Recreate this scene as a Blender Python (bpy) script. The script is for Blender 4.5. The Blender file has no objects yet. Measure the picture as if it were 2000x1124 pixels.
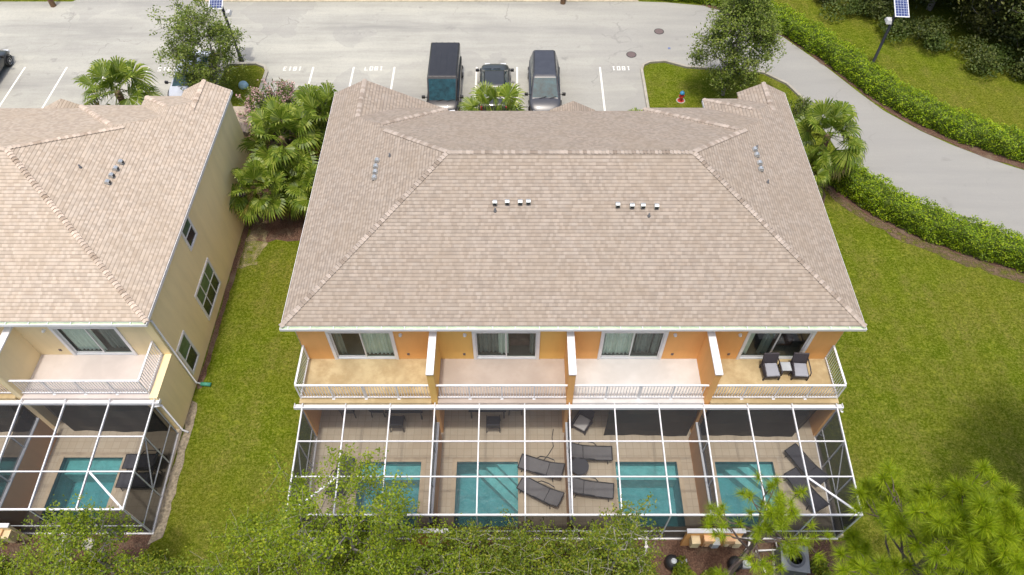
import bpy, math, random
import numpy as np
from mathutils import Vector, Matrix, geometry

S = bpy.context.scene
COL = S.collection
R = math.radians
rnd = random.Random(7)

# ------------------------------------------------------------------ camera, sky, sun, exposure
cam = bpy.data.objects.new('camera', bpy.data.cameras.new('camera'))
COL.objects.link(cam)
cam.location = (0, 0, 28.5)
cam.rotation_euler = (R(90 - 53.33), 0, 0)
cam.data.sensor_width = 36.0
cam.data.lens = 1408 / 2000 * 36
cam.data.shift_x = -0.0035
cam.data.clip_end = 3000
S.camera = cam

SUN_DIR = Vector((-0.16, -0.47, 2.7)).normalized()
W = bpy.data.worlds.new('World')
S.world = W
W.use_nodes = True
_n = W.node_tree.nodes
_bg = _n['Background']
_sky = _n.new('ShaderNodeTexSky')
_sky.sky_type = 'NISHITA'
_sky.sun_disc = False
_sky.sun_elevation = math.asin(SUN_DIR.z)
_sky.sun_rotation = math.atan2(SUN_DIR.x, SUN_DIR.y)
_sky.air_density = 1.0
_sky.dust_density = 5.0
W.node_tree.links.new(_sky.outputs[0], _bg.inputs[0])
_bg.inputs[1].default_value = 0.15
sun = bpy.data.objects.new('sun', bpy.data.lights.new('sun', 'SUN'))
COL.objects.link(sun)
sun.data.energy = 1.7
sun.data.angle = R(3)
sun.data.color = (1.0, 0.96, 0.88)
sun.rotation_euler = SUN_DIR.to_track_quat('Z', 'Y').to_euler()
S.view_settings.view_transform = 'Standard'
S.view_settings.look = 'None'
S.view_settings.gamma = 1
S.view_settings.exposure = 0.50
S.cycles.max_bounces = 6
S.cycles.transparent_max_bounces = 16
S.cycles.caustics_reflective = False
S.cycles.caustics_refractive = False

# ------------------------------------------------------------------ materials
class NT:
    def __init__(s, name):
        s.m = bpy.data.materials.new(name); s.m.use_nodes = True
        s.t = s.m.node_tree; s.p = s.t.nodes['Principled BSDF']; s.out = s.t.nodes['Material Output']
    def n(s, typ, **kw):
        x = s.t.nodes.new(typ)
        for k, v in kw.items():
            if k.startswith('i_'):
                x.inputs[int(k[2:]) if k[2:].isdigit() else k[2:].replace('_', ' ')].default_value = v
            else: setattr(x, k, v)
        return x
    def l(s, a, b): s.t.links.new(a, b)
    def noise(s, scale, detail=4, rough=.6, vec=None):
        x = s.n('ShaderNodeTexNoise'); x.inputs['Scale'].default_value = scale
        x.inputs['Detail'].default_value = detail; x.inputs['Roughness'].default_value = rough
        if vec is not None: s.l(vec, x.inputs['Vector'])
        return x.outputs['Fac']
    def ramp(s, fac, stops):
        x = s.n('ShaderNodeValToRGB'); e = x.color_ramp.elements
        while len(e) < len(stops): e.new(.5)
        for k, (pos, c) in zip(e, stops):
            k.position = pos; k.color = (c, c, c, 1) if isinstance(c, (int, float)) else (*c, 1)
        s.l(fac, x.inputs[0]); return x.outputs[0]
    def mix(s, fac, a, b, mode='MIX'):
        x = s.n('ShaderNodeMix', data_type='RGBA', blend_type=mode)
        for sock, v in ((x.inputs[0], fac), (x.inputs[6], a), (x.inputs[7], b)):
            if hasattr(v, 'links'): s.l(v, sock)
            elif isinstance(v, (int, float)): sock.default_value = v
            else: sock.default_value = (*v, 1)
        return x.outputs[2]
    def pos(s): return s.n('ShaderNodeNewGeometry').outputs['Position']
    def bump(s, h, strength=.3, dist=.02):
        b = s.n('ShaderNodeBump'); b.inputs['Strength'].default_value = strength; b.inputs['Distance'].default_value = dist
        s.l(h, b.inputs['Height']); s.l(b.outputs[0], s.p.inputs['Normal'])

def plain(name, col, rough=.6, metal=0, var=.12, scale=3.0, spec=.5, bump=0, coat=0):
    k = NT(name); c = col
    f = k.noise(scale, 5, .65, k.pos())
    k.l(k.mix(k.ramp(f, [(.3, 0.0), (.7, 1.0)]), tuple(x * (1 - var) for x in c), tuple(min(1, x * (1 + var)) for x in c)), k.p.inputs['Base Color'])
    k.p.inputs['Roughness'].default_value = rough; k.p.inputs['Metallic'].default_value = metal
    k.p.inputs['Specular IOR Level'].default_value = spec; k.p.inputs['Coat Weight'].default_value = coat
    if bump: k.bump(k.noise(scale * 12, 4, .7, k.pos()), bump, .01)
    return k.m

def leafmat(name, c1, c2, c3, trans=.25, rough=.5):
    k = NT(name)
    g = k.n('ShaderNodeNewGeometry').outputs['Random Per Island']
    col = k.ramp(g, [(0, c1), (.55, c2), (1, c3)])
    big = k.noise(.9, 2, .5, k.pos())
    col = k.mix(k.ramp(big, [(.35, 0.0), (.65, .5)]), col, tuple(x * .6 for x in c1))
    k.l(col, k.p.inputs['Base Color']); k.p.inputs['Roughness'].default_value = rough
    k.p.inputs['Specular IOR Level'].default_value = .3
    tr = k.n('ShaderNodeBsdfTranslucent'); k.l(col, tr.inputs[0])
    mx = k.n('ShaderNodeMixShader'); mx.inputs[0].default_value = trans
    k.l(k.p.outputs[0], mx.inputs[1]); k.l(tr.outputs[0], mx.inputs[2]); k.l(mx.outputs[0], k.out.inputs[0])
    return k.m

def roofmat(name, tint):
    k = NT(name)
    uv = k.n('ShaderNodeUVMap').outputs[0]
    def brick(w, off, c1, c2, m):
        b = k.n('ShaderNodeTexBrick'); k.l(uv, b.inputs['Vector'])
        b.offset = off; b.inputs['Scale'].default_value = 1; b.inputs['Brick Width'].default_value = w
        b.inputs['Row Height'].default_value = .145; b.inputs['Mortar Size'].default_value = m
        b.inputs['Mortar Smooth'].default_value = .1; b.inputs['Bias'].default_value = 0
        for i, c in ((1, c1), (2, c2), (3, (.5, .5, .5))): b.inputs[i].default_value = (*c, 1)
        return b
    t = tint
    a = brick(.115, .5, (t[0] * .84, t[1] * .82, t[2] * .80), (t[0] * 1.16, t[1] * 1.16, t[2] * 1.16), 0)
    b = brick(.21, .37, (.82, .79, .77), (1.14, 1.10, 1.07), 0)
    col = k.mix(.15, a.outputs[0], b.outputs[0], 'MULTIPLY')
    c3 = brick(.27, .61, (1.05, .99, .93), (.96, .99, 1.03), 0)
    col = k.mix(.35, col, c3.outputs[0], 'MULTIPLY')
    # the butt edge of every course: contact shadow plus dirt painted in dark
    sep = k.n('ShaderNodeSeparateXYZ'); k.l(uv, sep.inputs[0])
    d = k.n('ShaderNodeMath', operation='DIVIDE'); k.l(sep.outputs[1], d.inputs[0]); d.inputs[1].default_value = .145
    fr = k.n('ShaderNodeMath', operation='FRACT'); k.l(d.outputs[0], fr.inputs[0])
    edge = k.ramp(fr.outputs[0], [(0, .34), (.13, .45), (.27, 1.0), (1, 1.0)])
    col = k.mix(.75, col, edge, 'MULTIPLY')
    st = k.noise(.45, 5, .6, k.pos())
    col = k.mix(k.ramp(st, [(.42, 0.0), (.7, .35)]), col, (t[0] * .86, t[1] * .80, t[2] * .70))
    gr = k.noise(55, 2, .7, k.pos())
    col = k.mix(k.ramp(gr, [(.3, .35), (.7, 0.0)]), col, (t[0] * .6, t[1] * .58, t[2] * .56))
    k.l(col, k.p.inputs['Base Color']); k.p.inputs['Roughness'].default_value = .9
    k.p.inputs['Specular IOR Level'].default_value = .25
    k.bump(fr.outputs[0], .5, -.012)
    return k.m

def capmat(name, t):
    k = NT(name)
    g = k.n('ShaderNodeNewGeometry').outputs['Random Per Island']
    col = k.ramp(g, [(0, (t[0] * .66, t[1] * .62, t[2] * .58)), (.45, t), (1, (t[0] * 1.25, t[1] * 1.25, t[2] * 1.26))])
    k.l(col, k.p.inputs['Base Color']); k.p.inputs['Roughness'].default_value = .9
    return k.m

def grassmat():
    k = NT('lawn_grass'); p = k.pos()
    a = k.noise(.16, 5, .6, p); b = k.noise(1.3, 6, .75, p); c = k.noise(6, 6, .85, p); d = k.noise(20, 4, .85, p)
    col = k.mix(k.ramp(b, [(.40, 0.0), (.60, 1.0)]), (.092, .132, .007), (.172, .214, .018))
    col = k.mix(k.ramp(a, [(.44, 0.0), (.60, .8)]), col, (.185, .178, .026))
    dry = k.mix(1, k.ramp(k.noise(.55, 6, .75, p), [(.45, 0.0), (.60, 1.0)]), k.ramp(c, [(.35, .1), (.65, 1.0)]), 'MULTIPLY')
    col = k.mix(dry, col, (.225, .19, .055))
    col = k.mix(k.ramp(c, [(.40, .8), (.52, 0.0)]), col, (.048, .078, .003))
    col = k.mix(k.ramp(d, [(.40, .85), (.55, 0.0)]), col, (.045, .066, .002))
    k.l(col, k.p.inputs['Base Color']); k.p.inputs['Roughness'].default_value = .95
    k.p.inputs['Specular IOR Level'].default_value = .02
    wv = k.n('ShaderNodeTexWave'); k.l(p, wv.inputs[0]); wv.inputs['Scale'].default_value = .32; wv.inputs['Distortion'].default_value = 3.0; wv.inputs['Detail'].default_value = 3
    col = k.mix(k.ramp(wv.outputs['Fac'], [(.3, .30), (.7, 0.0)]), col, (.075, .105, .004)); k.l(col, k.p.inputs['Base Color'])
    e3 = k.noise(9, 4, .9, p); col = k.mix(k.ramp(e3, [(.53, 0.0), (.60, .65)]), col, (.255, .265, .05)); col = k.mix(k.ramp(e3, [(.40, .7), (.47, 0.0)]), col, (.045, .075, .003))
    e2 = k.noise(3.2, 5, .8, p); col = k.mix(k.ramp(e2, [(.54, 0.0), (.64, .6)]), col, (.235, .255, .03)); k.l(col, k.p.inputs['Base Color'])
    k.bump(k.mix(.6, c, d), .9, .06)
    return k.m

def asphaltmat():
    k = NT('old_asphalt'); p = k.pos()
    mp = k.n('ShaderNodeMapping'); k.l(p, mp.inputs[0]); mp.inputs['Scale'].default_value = (.06, .55, 1)
    st = k.noise(1.0, 6, .65, mp.outputs[0])
    a = k.noise(.35, 6, .65, p); g = k.noise(60, 2, .8, p); m = k.noise(6, 5, .7, p)
    col = k.mix(k.ramp(a, [(.3, 0.0), (.7, 1.0)]), (.36, .352, .305), (.47, .462, .40))
    col = k.mix(k.ramp(st, [(.48, 0.0), (.64, .7)]), col, (.57, .56, .47))
    col = k.mix(k.ramp(st, [(.30, .8), (.46, 0.0)]), col, (.25, .245, .222))
    col = k.mix(k.ramp(m, [(.25, .45), (.5, 0.0)]), col, (.29, .285, .265))
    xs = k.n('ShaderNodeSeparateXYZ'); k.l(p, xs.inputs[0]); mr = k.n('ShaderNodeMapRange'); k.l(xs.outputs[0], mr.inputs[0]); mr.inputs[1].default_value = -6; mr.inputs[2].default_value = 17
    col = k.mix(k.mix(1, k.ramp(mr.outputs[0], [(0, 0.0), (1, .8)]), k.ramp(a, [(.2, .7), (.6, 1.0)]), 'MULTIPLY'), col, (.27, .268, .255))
    o = k.noise(.8, 3, .5, p); col = k.mix(k.ramp(o, [(.66, 0.0), (.74, .55)]), col, (.20, .195, .18))
    v = k.n('ShaderNodeTexVoronoi', feature='DISTANCE_TO_EDGE'); v.inputs['Scale'].default_value = .16
    nz = k.n('ShaderNodeTexNoise'); nz.inputs['Scale'].default_value = .6; nz.inputs['Detail'].default_value = 6; k.l(p, nz.inputs['Vector'])
    va = k.n('ShaderNodeVectorMath', operation='MULTIPLY_ADD'); k.l(nz.outputs['Color'], va.inputs[0]); va.inputs[1].default_value = (3, 3, 3); k.l(p, va.inputs[2]); k.l(va.outputs[0], v.inputs['Vector'])
    ck = k.mix(1, k.ramp(v.outputs[0], [(0, 1.0), (.012, 0.0)]), k.ramp(a, [(.5, 0.0), (.6, .6)]), 'MULTIPLY'); col = k.mix(ck, col, (.19, .185, .17))
    pt = k.n('ShaderNodeTexVoronoi'); pt.inputs['Scale'].default_value = .22; k.l(va.outputs[0], pt.inputs['Vector'])
    sp = k.n('ShaderNodeSeparateXYZ'); k.l(pt.outputs['Color'], sp.inputs[0]); col = k.mix(k.ramp(sp.outputs[0], [(.55, 0.0), (.9, .35)]), col, (.30, .292, .27))
    col = k.mix(k.ramp(g, [(.3, .55), (.7, 0.0)]), col, (.22, .215, .20))
    k.l(col, k.p.inputs['Base Color']); k.p.inputs['Roughness'].default_value = .9
    k.bump(g, .4, .01)
    return k.m

def pavermat():
    k = NT('deck_paver'); p = k.pos()
    b = k.n('ShaderNodeTexBrick'); k.l(p, b.inputs['Vector']); b.offset = .0
    b.inputs['Scale'].default_value = 1; b.inputs['Brick Width'].default_value = .31; b.inputs['Row Height'].default_value = .31
    b.inputs['Mortar Size'].default_value = .012
    for i, c in ((1, (.40, .345, .26)), (2, (.44, .385, .295)), (3, (.33, .28, .205))): b.inputs[i].default_value = (*c, 1)
    n = k.noise(1.2, 5, .65, p)
    k.l(k.mix(k.ramp(n, [(.35, 0.0), (.7, .45)]), b.outputs[0], (.34, .27, .18)), k.p.inputs['Base Color'])
    k.p.inputs['Roughness'].default_value = .85
    return k.m

def screenmat(name, col, alpha):
    k = NT(name); k.t.nodes.remove(k.p)
    t = k.n('ShaderNodeBsdfTransparent'); d = k.n('ShaderNodeBsdfDiffuse'); d.inputs[0].default_value = (*col, 1)
    w = k.n('ShaderNodeMixShader'); w.inputs[0].default_value = alpha
    k.l(t.outputs[0], w.inputs[1]); k.l(d.outputs[0], w.inputs[2]); k.l(w.outputs[0], k.out.inputs[0])
    return k.m

def glassmat(name, tint, gloss=.14, rough=.03):
    k = NT(name); k.t.nodes.remove(k.p)
    t = k.n('ShaderNodeBsdfTransparent'); t.inputs[0].default_value = (*tint, 1)
    d = k.n('ShaderNodeBsdfGlossy'); d.inputs[1].default_value = rough; d.inputs[0].default_value = (.9, .95, .95, 1)
    w = k.n('ShaderNodeMixShader'); w.inputs[0].default_value = gloss
    k.l(t.outputs[0], w.inputs[1]); k.l(d.outputs[0], w.inputs[2]); k.l(w.outputs[0], k.out.inputs[0])
    return k.m

def watermat():
    k = NT('pool_water'); k.t.nodes.remove(k.p)
    t = k.n('ShaderNodeBsdfTransparent'); t.inputs[0].default_value = (.44, .76, .79, 1)
    d = k.n('ShaderNodeBsdfGlossy'); d.inputs[1].default_value = .04
    b = k.n('ShaderNodeBump'); b.inputs['Strength'].default_value = .6; b.inputs['Distance'].default_value = .05
    k.l(k.noise(5, 4, .6, k.pos()), b.inputs['Height']); k.l(b.outputs[0], d.inputs['Normal'])
    w = k.n('ShaderNodeMixShader'); w.inputs[0].default_value = .07
    k.l(t.outputs[0], w.inputs[1]); k.l(d.outputs[0], w.inputs[2]); k.l(w.outputs[0], k.out.inputs[0])
    return k.m

def plastermat():
    k = NT('pool_plaster'); p = k.pos()
    n1 = k.noise(2.2, 6, .75, p); n2 = k.noise(22, 3, .8, p)
    c = k.mix(k.ramp(n1, [(.36, 0.0), (.64, 1.0)]), (.20, .42, .42), (.34, .56, .55))
    k.l(k.mix(k.ramp(n2, [(.4, .5), (.6, 0.0)]), c, (.17, .36, .37)), k.p.inputs['Base Color'])
    k.p.inputs['Roughness'].default_value = .8
    return k.m

def wallmat(name, c):
    k = NT(name); p = k.pos()
    mp = k.n('ShaderNodeMapping'); k.l(p, mp.inputs[0]); mp.inputs['Scale'].default_value = (1.2, 1.2, .25)
    st = k.noise(1.2, 5, .65, mp.outputs[0]); f = k.noise(25, 3, .7, p)
    col = k.mix(k.ramp(st, [(.42, 0.0), (.68, .5)]), c, tuple(x * .82 for x in c))
    k.l(col, k.p.inputs['Base Color']); k.p.inputs['Roughness'].default_value = .9
    k.p.inputs['Specular IOR Level'].default_value = .2
    k.bump(f, .25, .01)
    return k.m

def floormat(name, a, b):
    k = NT(name); p = k.pos()
    n = k.noise(1.6, 6, .65, p); n2 = k.noise(.7, 3, .5, p)
    col = k.mix(k.ramp(n, [(.40, 0.0), (.60, 1.0)]), a, b)
    col = k.mix(k.ramp(n2, [(.45, 0.0), (.62, .5)]), col, tuple(x * .82 for x in a))
    k.l(col, k.p.inputs['Base Color']); k.p.inputs['Roughness'].default_value = .8
    return k.m

def mulchmat():
    k = NT('bark_mulch'); p = k.pos()
    a = k.noise(14, 4, .8, p); b = k.noise(.9, 4, .6, p)
    col = k.ramp(a, [(.3, (.035, .018, .012)), (.55, (.13, .07, .045)), (.75, (.27, .18, .12))])
    k.l(k.mix(k.ramp(b, [(.5, 0.0), (.7, .7)]), col, (.19, .15, .10)), k.p.inputs['Base Color'])
    k.p.inputs['Roughness'].default_value = .95; k.bump(a, .9, .05)
    return k.m

def barkmat(name, c):
    k = NT(name); p = k.pos()
    a = k.noise(7, 5, .7, p)
    k.l(k.ramp(a, [(.3, tuple(x * .5 for x in c)), (.7, c)]), k.p.inputs['Base Color']); k.p.inputs['Roughness'].default_value = .95
    return k.m

def solarmat():
    k = NT('solar_cells'); uv = k.n('ShaderNodeTexCoord').outputs['Object']
    b = k.n('ShaderNodeTexBrick'); k.l(uv, b.inputs['Vector']); b.offset = 0
    b.inputs['Scale'].default_value = 1; b.inputs['Brick Width'].default_value = .16; b.inputs['Row Height'].default_value = .16
    b.inputs['Mortar Size'].default_value = .008
    for i, c in ((1, (.02, .035, .12)), (2, (.03, .05, .16)), (3, (.45, .5, .6))): b.inputs[i].default_value = (*c, 1)
    k.l(b.outputs[0], k.p.inputs['Base Color']); k.p.inputs['Roughness'].default_value = .25
    return k.m

M = dict(
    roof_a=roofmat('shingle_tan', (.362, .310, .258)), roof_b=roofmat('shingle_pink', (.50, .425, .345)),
    cap_a=capmat('cap_tan', (.365, .31, .26)), cap_b=capmat('cap_pink', (.49, .405, .325)),
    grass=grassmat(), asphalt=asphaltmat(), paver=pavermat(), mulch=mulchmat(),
    concrete=plain('kerb_concrete', (.36, .335, .28), .9, var=.2, scale=2.5), paint=plain('line_paint', (.78, .76, .70), .8, var=.15, scale=8),
    worn=plain('worn_paint', (.55, .54, .50), .8, var=.2, scale=8),
    white=plain('white_aluminium', (.70, .70, .71), .4, var=.05), grey=plain('grey_aluminium', (.52, .54, .56), .45, var=.06),
    trim=plain('white_trim', (.74, .73, .72), .6, var=.06), gutter_in=plain('algae_gutter', (.50, .62, .42), .6, var=.25, scale=2),
    scr_roof=screenmat('roof_mesh', (.085, .085, .09), .18), scr_wall=screenmat('wall_mesh', (.035, .034, .034), .80),
    glass=glassmat('door_glass', (.74, .82, .78), .07), carglass=plain('car_glass', (.010, .05, .064), .03, var=.6, scale=3, spec=.35),
    water=watermat(), plaster=plastermat(), tile=plain('pool_tile', (.03, .14, .17), .3, var=.2, scale=20),
    orange=wallmat('stucco_orange', (.80, .43, .155)), amber=wallmat('stucco_amber', (.78, .49, .15)),
    cream=wallmat('stucco_cream', (.88, .735, .42)), cream2=wallmat('stucco_pale', (.80, .66, .40)), brown=wallmat('stucco_brown', (.62, .36, .19)),
    tanfloor=floormat('balcony_tan', (.37, .275, .14), (.48, .38, .215)), beigefloor=floormat('balcony_beige', (.39, .325, .275), (.42, .355, .305)),
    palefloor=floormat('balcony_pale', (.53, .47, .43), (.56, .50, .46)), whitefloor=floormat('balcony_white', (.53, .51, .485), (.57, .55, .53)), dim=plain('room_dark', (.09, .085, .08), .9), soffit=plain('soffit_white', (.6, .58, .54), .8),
    curtain=plain('curtain_pale', (.70, .76, .70), .9, var=.1, scale=6), curtain_g=plain('curtain_grey', (.22, .24, .23), .9, var=.15, scale=6),
    darkmesh=plain('black_mesh_cloth', (.008, .008, .008), .6, var=.5, scale=4), bedding=plain('room_brown', (.10, .05, .04), .8, var=.5, scale=5),
    vent=plain('vent_galvanised', (.52, .55, .56), .35, metal=.55, var=.2, scale=10), lead=plain('pipe_lead', (.12, .12, .125), .6),
    black=plain('black_metal', (.02, .02, .022), .45), rubber=plain('tyre_rubber', (.018, .018, .018), .8), rim=plain('wheel_rim', (.45, .46, .48), .3, metal=.7),
    sling=plain('sling_grey', (.125, .122, .125), .75, var=.1), slingd=plain('sling_dark', (.035, .036, .045), .7), wicker=plain('wicker_dark', (.045, .038, .045), .6, var=.4, scale=30),
    cushion=plain('cushion_grey', (.29, .30, .34), .9, var=.06), cushw=plain('cushion_white', (.44, .43, .42), .9, var=.06), bluetop=glassmat('table_glass', (.35, .5, .58), .3),
    wood=barkmat('timber', (.22, .13, .07)), solar=solarmat(), lampgrey=plain('lamp_grey', (.5, .5, .5), .4), lamplens=plain('lamp_lens', (.75, .74, .70), .3),
    red=plain('hydrant_red', (.42, .03, .025), .45), blue=plain('hydrant_blue', (.03, .22, .42), .45), pale_blue=plain('pale_blue', (.38, .58, .66), .5),
    iron=plain('cast_iron', (.14, .105, .10), .7, var=.3, scale=18), pvc=plain('pvc_white', (.74, .73, .70), .4), acgrey=plain('unit_grey', (.085, .095, .105), .5), aclight=plain('unit_light', (.17, .185, .19), .5),
    beige=plain('box_beige', (.62, .50, .30), .6), peach=plain('box_peach', (.72, .44, .23), .6), boxgrey=plain('box_grey', (.40, .43, .45), .5),
    green_pl=plain('green_pipe', (.05, .25, .17), .5), ltred=plain('tail_red', (.3, .01, .01), .2), ltclear=plain('head_lamp', (.7, .72, .74), .12, spec=.9),
    chrome=plain('chrome', (.7, .7, .72), .15, metal=1), plate=plain('number_plate', (.7, .7, .68), .5), stone=plain('pale_rock', (.6, .57, .52), .9, var=.2),
    bark=barkmat('bark_grey', (.30, .27, .23)), barkpale=barkmat('bark_pale', (.40, .37, .30)), barkpine=barkmat('bark_pine', (.15, .11, .095)), palmtrunk=barkmat('palm_boots', (.22, .15, .085)),
    oak=leafmat('oak_leaf', (.06, .10, .018), (.10, .15, .026), (.17, .21, .05)),
    oakfar=leafmat('street_oak_leaf', (.10, .155, .016), (.18, .245, .03), (.30, .34, .07)),
    scrub=leafmat('scrub_leaf', (.12, .185, .006), (.22, .305, .010), (.36, .40, .02)),
    scrub2=leafmat('scrub_leaf_dark', (.10, .155, .008), (.18, .245, .014), (.31, .30, .025)),
    wood_l=leafmat('wood_leaf', (.05, .075, .014), (.085, .115, .022), (.16, .175, .04), .15),
    wood_y=leafmat('wood_leaf_olive', (.08, .09, .018), (.14, .15, .034), (.23, .22, .06), .15),
    hedge=leafmat('hedge_leaf', (.10, .18, .004), (.235, .36, .006), (.44, .53, .012), .25), hedgecore=plain('hedge_core', (.07, .105, .008), .9, var=.4, scale=6),
    palm=leafmat('palm_leaf', (.085, .145, .010), (.17, .245, .020), (.36, .41, .07), .28, .4), palmdry=leafmat('palm_leaf_dry', (.12, .13, .02), (.25, .21, .04), (.34, .26, .08), .2),
    needle=leafmat('pine_needle', (.19, .29, .006), (.32, .44, .010), (.48, .54, .03), .3), olean=leafmat('oleander_leaf', (.09, .145, .02), (.16, .22, .035), (.27, .32, .08)),
    pink=leafmat('oleander_flower', (.50, .27, .28), (.60, .38, .37), (.66, .50, .46)),
)

# ------------------------------------------------------------------ mesh helpers
class MB:
    """collects vertices and faces, links them as ONE mesh object"""
    def __init__(s): s.v = []; s.f = []; s.uv = []; s.mi = []
    def face(s, pts, uv=None, mi=0):
        i = len(s.v); s.v += [tuple(p) for p in pts]; s.f.append(tuple(range(i, i + len(pts)))); s.uv.append(uv); s.mi.append(mi)
    def add(s, V, F, mi=0):
        i = len(s.v); s.v += [tuple(p) for p in V]
        for f in F: s.f.append(tuple(i + j for j in f)); s.uv.append(None); s.mi.append(mi)
    def box(s, x0, x1, y0, y1, z0, z1, mi=0):
        V = [(x, y, z) for z in (z0, z1) for y in (y0, y1) for x in (x0, x1)]
        s.add(V, [(0, 2, 3, 1), (4, 5, 7, 6), (0, 1, 5, 4), (2, 6, 7, 3), (0, 4, 6, 2), (1, 3, 7, 5)], mi)
    def bar(s, a, b, w, h=None, mi=0, up=(0, 0, 1)):
        a, b = Vector(a), Vector(b); h = h or w; d = (b - a).normalized(); u = Vector(up)
        if abs(d.dot(u)) > .98: u = Vector((0, 1, 0))
        sx = d.cross(u).normalized() * w / 2; sz = sx.cross(d).normalized() * h / 2
        V = [p + i * sx + j * sz for p in (a, b) for i, j in ((-1, -1), (1, -1), (1, 1), (-1, 1))]
        s.add(V, [(3, 2, 1, 0), (4, 5, 6, 7), (0, 1, 5, 4), (1, 2, 6, 5), (2, 3, 7, 6), (3, 0, 4, 7)], mi)
    def tube(s, pts, rad, n=8, mi=0, cap=True):
        pts = [Vector(p) for p in pts]; rad = rad if isinstance(rad, (list, tuple)) else [rad] * len(pts)
        V = []; F = []
        for i, p in enumerate(pts):
            d = (pts[min(i + 1, len(pts) - 1)] - pts[max(i - 1, 0)]).normalized()
            u = Vector((0, 0, 1)) if abs(d.z) < .9 else Vector((1, 0, 0))
            a = d.cross(u).normalized(); b = a.cross(d)
            V += [p + rad[i] * (math.cos(2 * math.pi * k / n) * a + math.sin(2 * math.pi * k / n) * b) for k in range(n)]
        for i in range(len(pts) - 1):
            for k in range(n): F.append((i * n + k, i * n + (k + 1) % n, (i + 1) * n + (k + 1) % n, (i + 1) * n + k))
        if cap: F += [tuple(reversed(range(n))), tuple(range((len(pts) - 1) * n, len(pts) * n))]
        s.add(V, F, mi)
    def lathe(s, prof, c=(0, 0, 0), n=16, axis='z', mi=0):
        V = []; F = []
        for r, z in prof:
            for k in range(n):
                a = 2 * math.pi * k / n; x, y = r * math.cos(a), r * math.sin(a)
                V.append({'z': (c[0] + x, c[1] + y, c[2] + z), 'x': (c[0] + z, c[1] + x, c[2] + y), 'y': (c[0] + x, c[1] + z, c[2] + y)}[axis])
        for i in range(len(prof) - 1):
            for k in range(n): F.append((i * n + k, i * n + (k + 1) % n, (i + 1) * n + (k + 1) % n, (i + 1) * n + k))
        F += [tuple(reversed(range(n))), tuple(range((len(prof) - 1) * n, len(prof) * n))]
        s.add(V, F, mi)
    def build(s, name, mat, parent=None, smooth=False, bevel=0, subsurf=0):
        me = bpy.data.meshes.new(name); me.from_pydata(s.v, [], s.f)
        for m in (mat if isinstance(mat, (list, tuple)) else [mat]): me.materials.append(m)
        if any(s.mi): me.polygons.foreach_set('material_index', s.mi)
        if any(u is not None for u in s.uv):
            L = me.uv_layers.new(name='UVMap'); k = 0
            for f, u in zip(s.f, s.uv):
                for j in range(len(f)): L.data[k].uv = u[j] if u else (0, 0); k += 1
        if smooth: me.polygons.foreach_set('use_smooth', [True] * len(me.polygons))
        me.update()
        return link(name, me, parent, bevel, subsurf)

def link(name, me, parent=None, bevel=0, subsurf=0):
    o = bpy.data.objects.new(name, me); COL.objects.link(o)
    if parent: o.parent = parent
    if subsurf:
        m = o.modifiers.new('subsurf', 'SUBSURF'); m.levels = m.render_levels = subsurf
    if bevel:
        m = o.modifiers.new('bevel', 'BEVEL'); m.width = bevel; m.segments = 2; m.limit_method = 'ANGLE'
    return o

def npmesh(name, V, mat, n=4):
    V = np.asarray(V, dtype=np.float32).reshape(-1, 3); nf = len(V) // n
    me = bpy.data.meshes.new(name)
    me.vertices.add(len(V)); me.vertices.foreach_set('co', V.ravel())
    me.loops.add(len(V)); me.loops.foreach_set('vertex_index', np.arange(len(V), dtype=np.int32))
    me.polygons.add(nf); me.polygons.foreach_set('loop_start', np.arange(0, len(V), n, dtype=np.int32))
    me.polygons.foreach_set('loop_total', np.full(nf, n, dtype=np.int32))
    me.materials.append(mat); me.update(calc_edges=True); me.validate()
    return me

def empty(name, label, cat, loc=(0, 0, 0), rz=0, group=None):
    o = bpy.data.objects.new(name, None); COL.objects.link(o); o.location = loc; o.rotation_euler = (0, 0, rz)
    return tag(o, label, cat, group)
def tag(o, label, cat, group=None, kind=None):
    o['label'] = label; o['category'] = cat
    if group: o['group'] = group
    if kind: o['kind'] = kind
    return o
def struct(o, label=None, cat=None):
    o['kind'] = 'structure'
    if label: o['label'] = label
    if cat: o['category'] = cat
    return o
def dup(o, loc, rz=0, label=None, group=None, scale=1.0):
    """a copy of a thing with copies of its parts and sub-parts"""
    c = o.copy(); COL.objects.link(c); c.location = loc; c.rotation_euler = (0, 0, rz); c.scale = (scale,) * 3
    if label: c['label'] = label
    if group: c['group'] = group
    for ch in o.children:
        d = ch.copy(); COL.objects.link(d); d.parent = c
        for g in ch.children:
            e = g.copy(); COL.objects.link(e); e.parent = d
    return c

def sheet(name, pts, z, mat, parent=None):
    """flat polygon from an outline"""
    vs = [Vector((p[0], p[1], 0)) for p in pts]
    tris = geometry.tessellate_polygon([vs])
    me = bpy.data.meshes.new(name)
    F = []
    for t in tris:
        a, b, c = (vs[i] for i in t)
        F.append(tuple(t) if (b - a).cross(c - a).z > 0 else tuple(reversed(t)))
    me.from_pydata([(p[0], p[1], z) for p in pts], [], F); me.materials.append(mat); me.update()
    return link(name, me, parent)

def wobble(pts, amp, step, seed):
    """an irregular closed outline through pts"""
    r = random.Random(seed); out = []
    for i, a in enumerate(pts):
        b = pts[(i + 1) % len(pts)]; L = math.hypot(b[0] - a[0], b[1] - a[1]); n = max(1, int(L / step))
        for k in range(n):
            t = k / n; out.append((a[0] + (b[0] - a[0]) * t + r.uniform(-amp, amp), a[1] + (b[1] - a[1]) * t + r.uniform(-amp, amp)))
    return out

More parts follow.
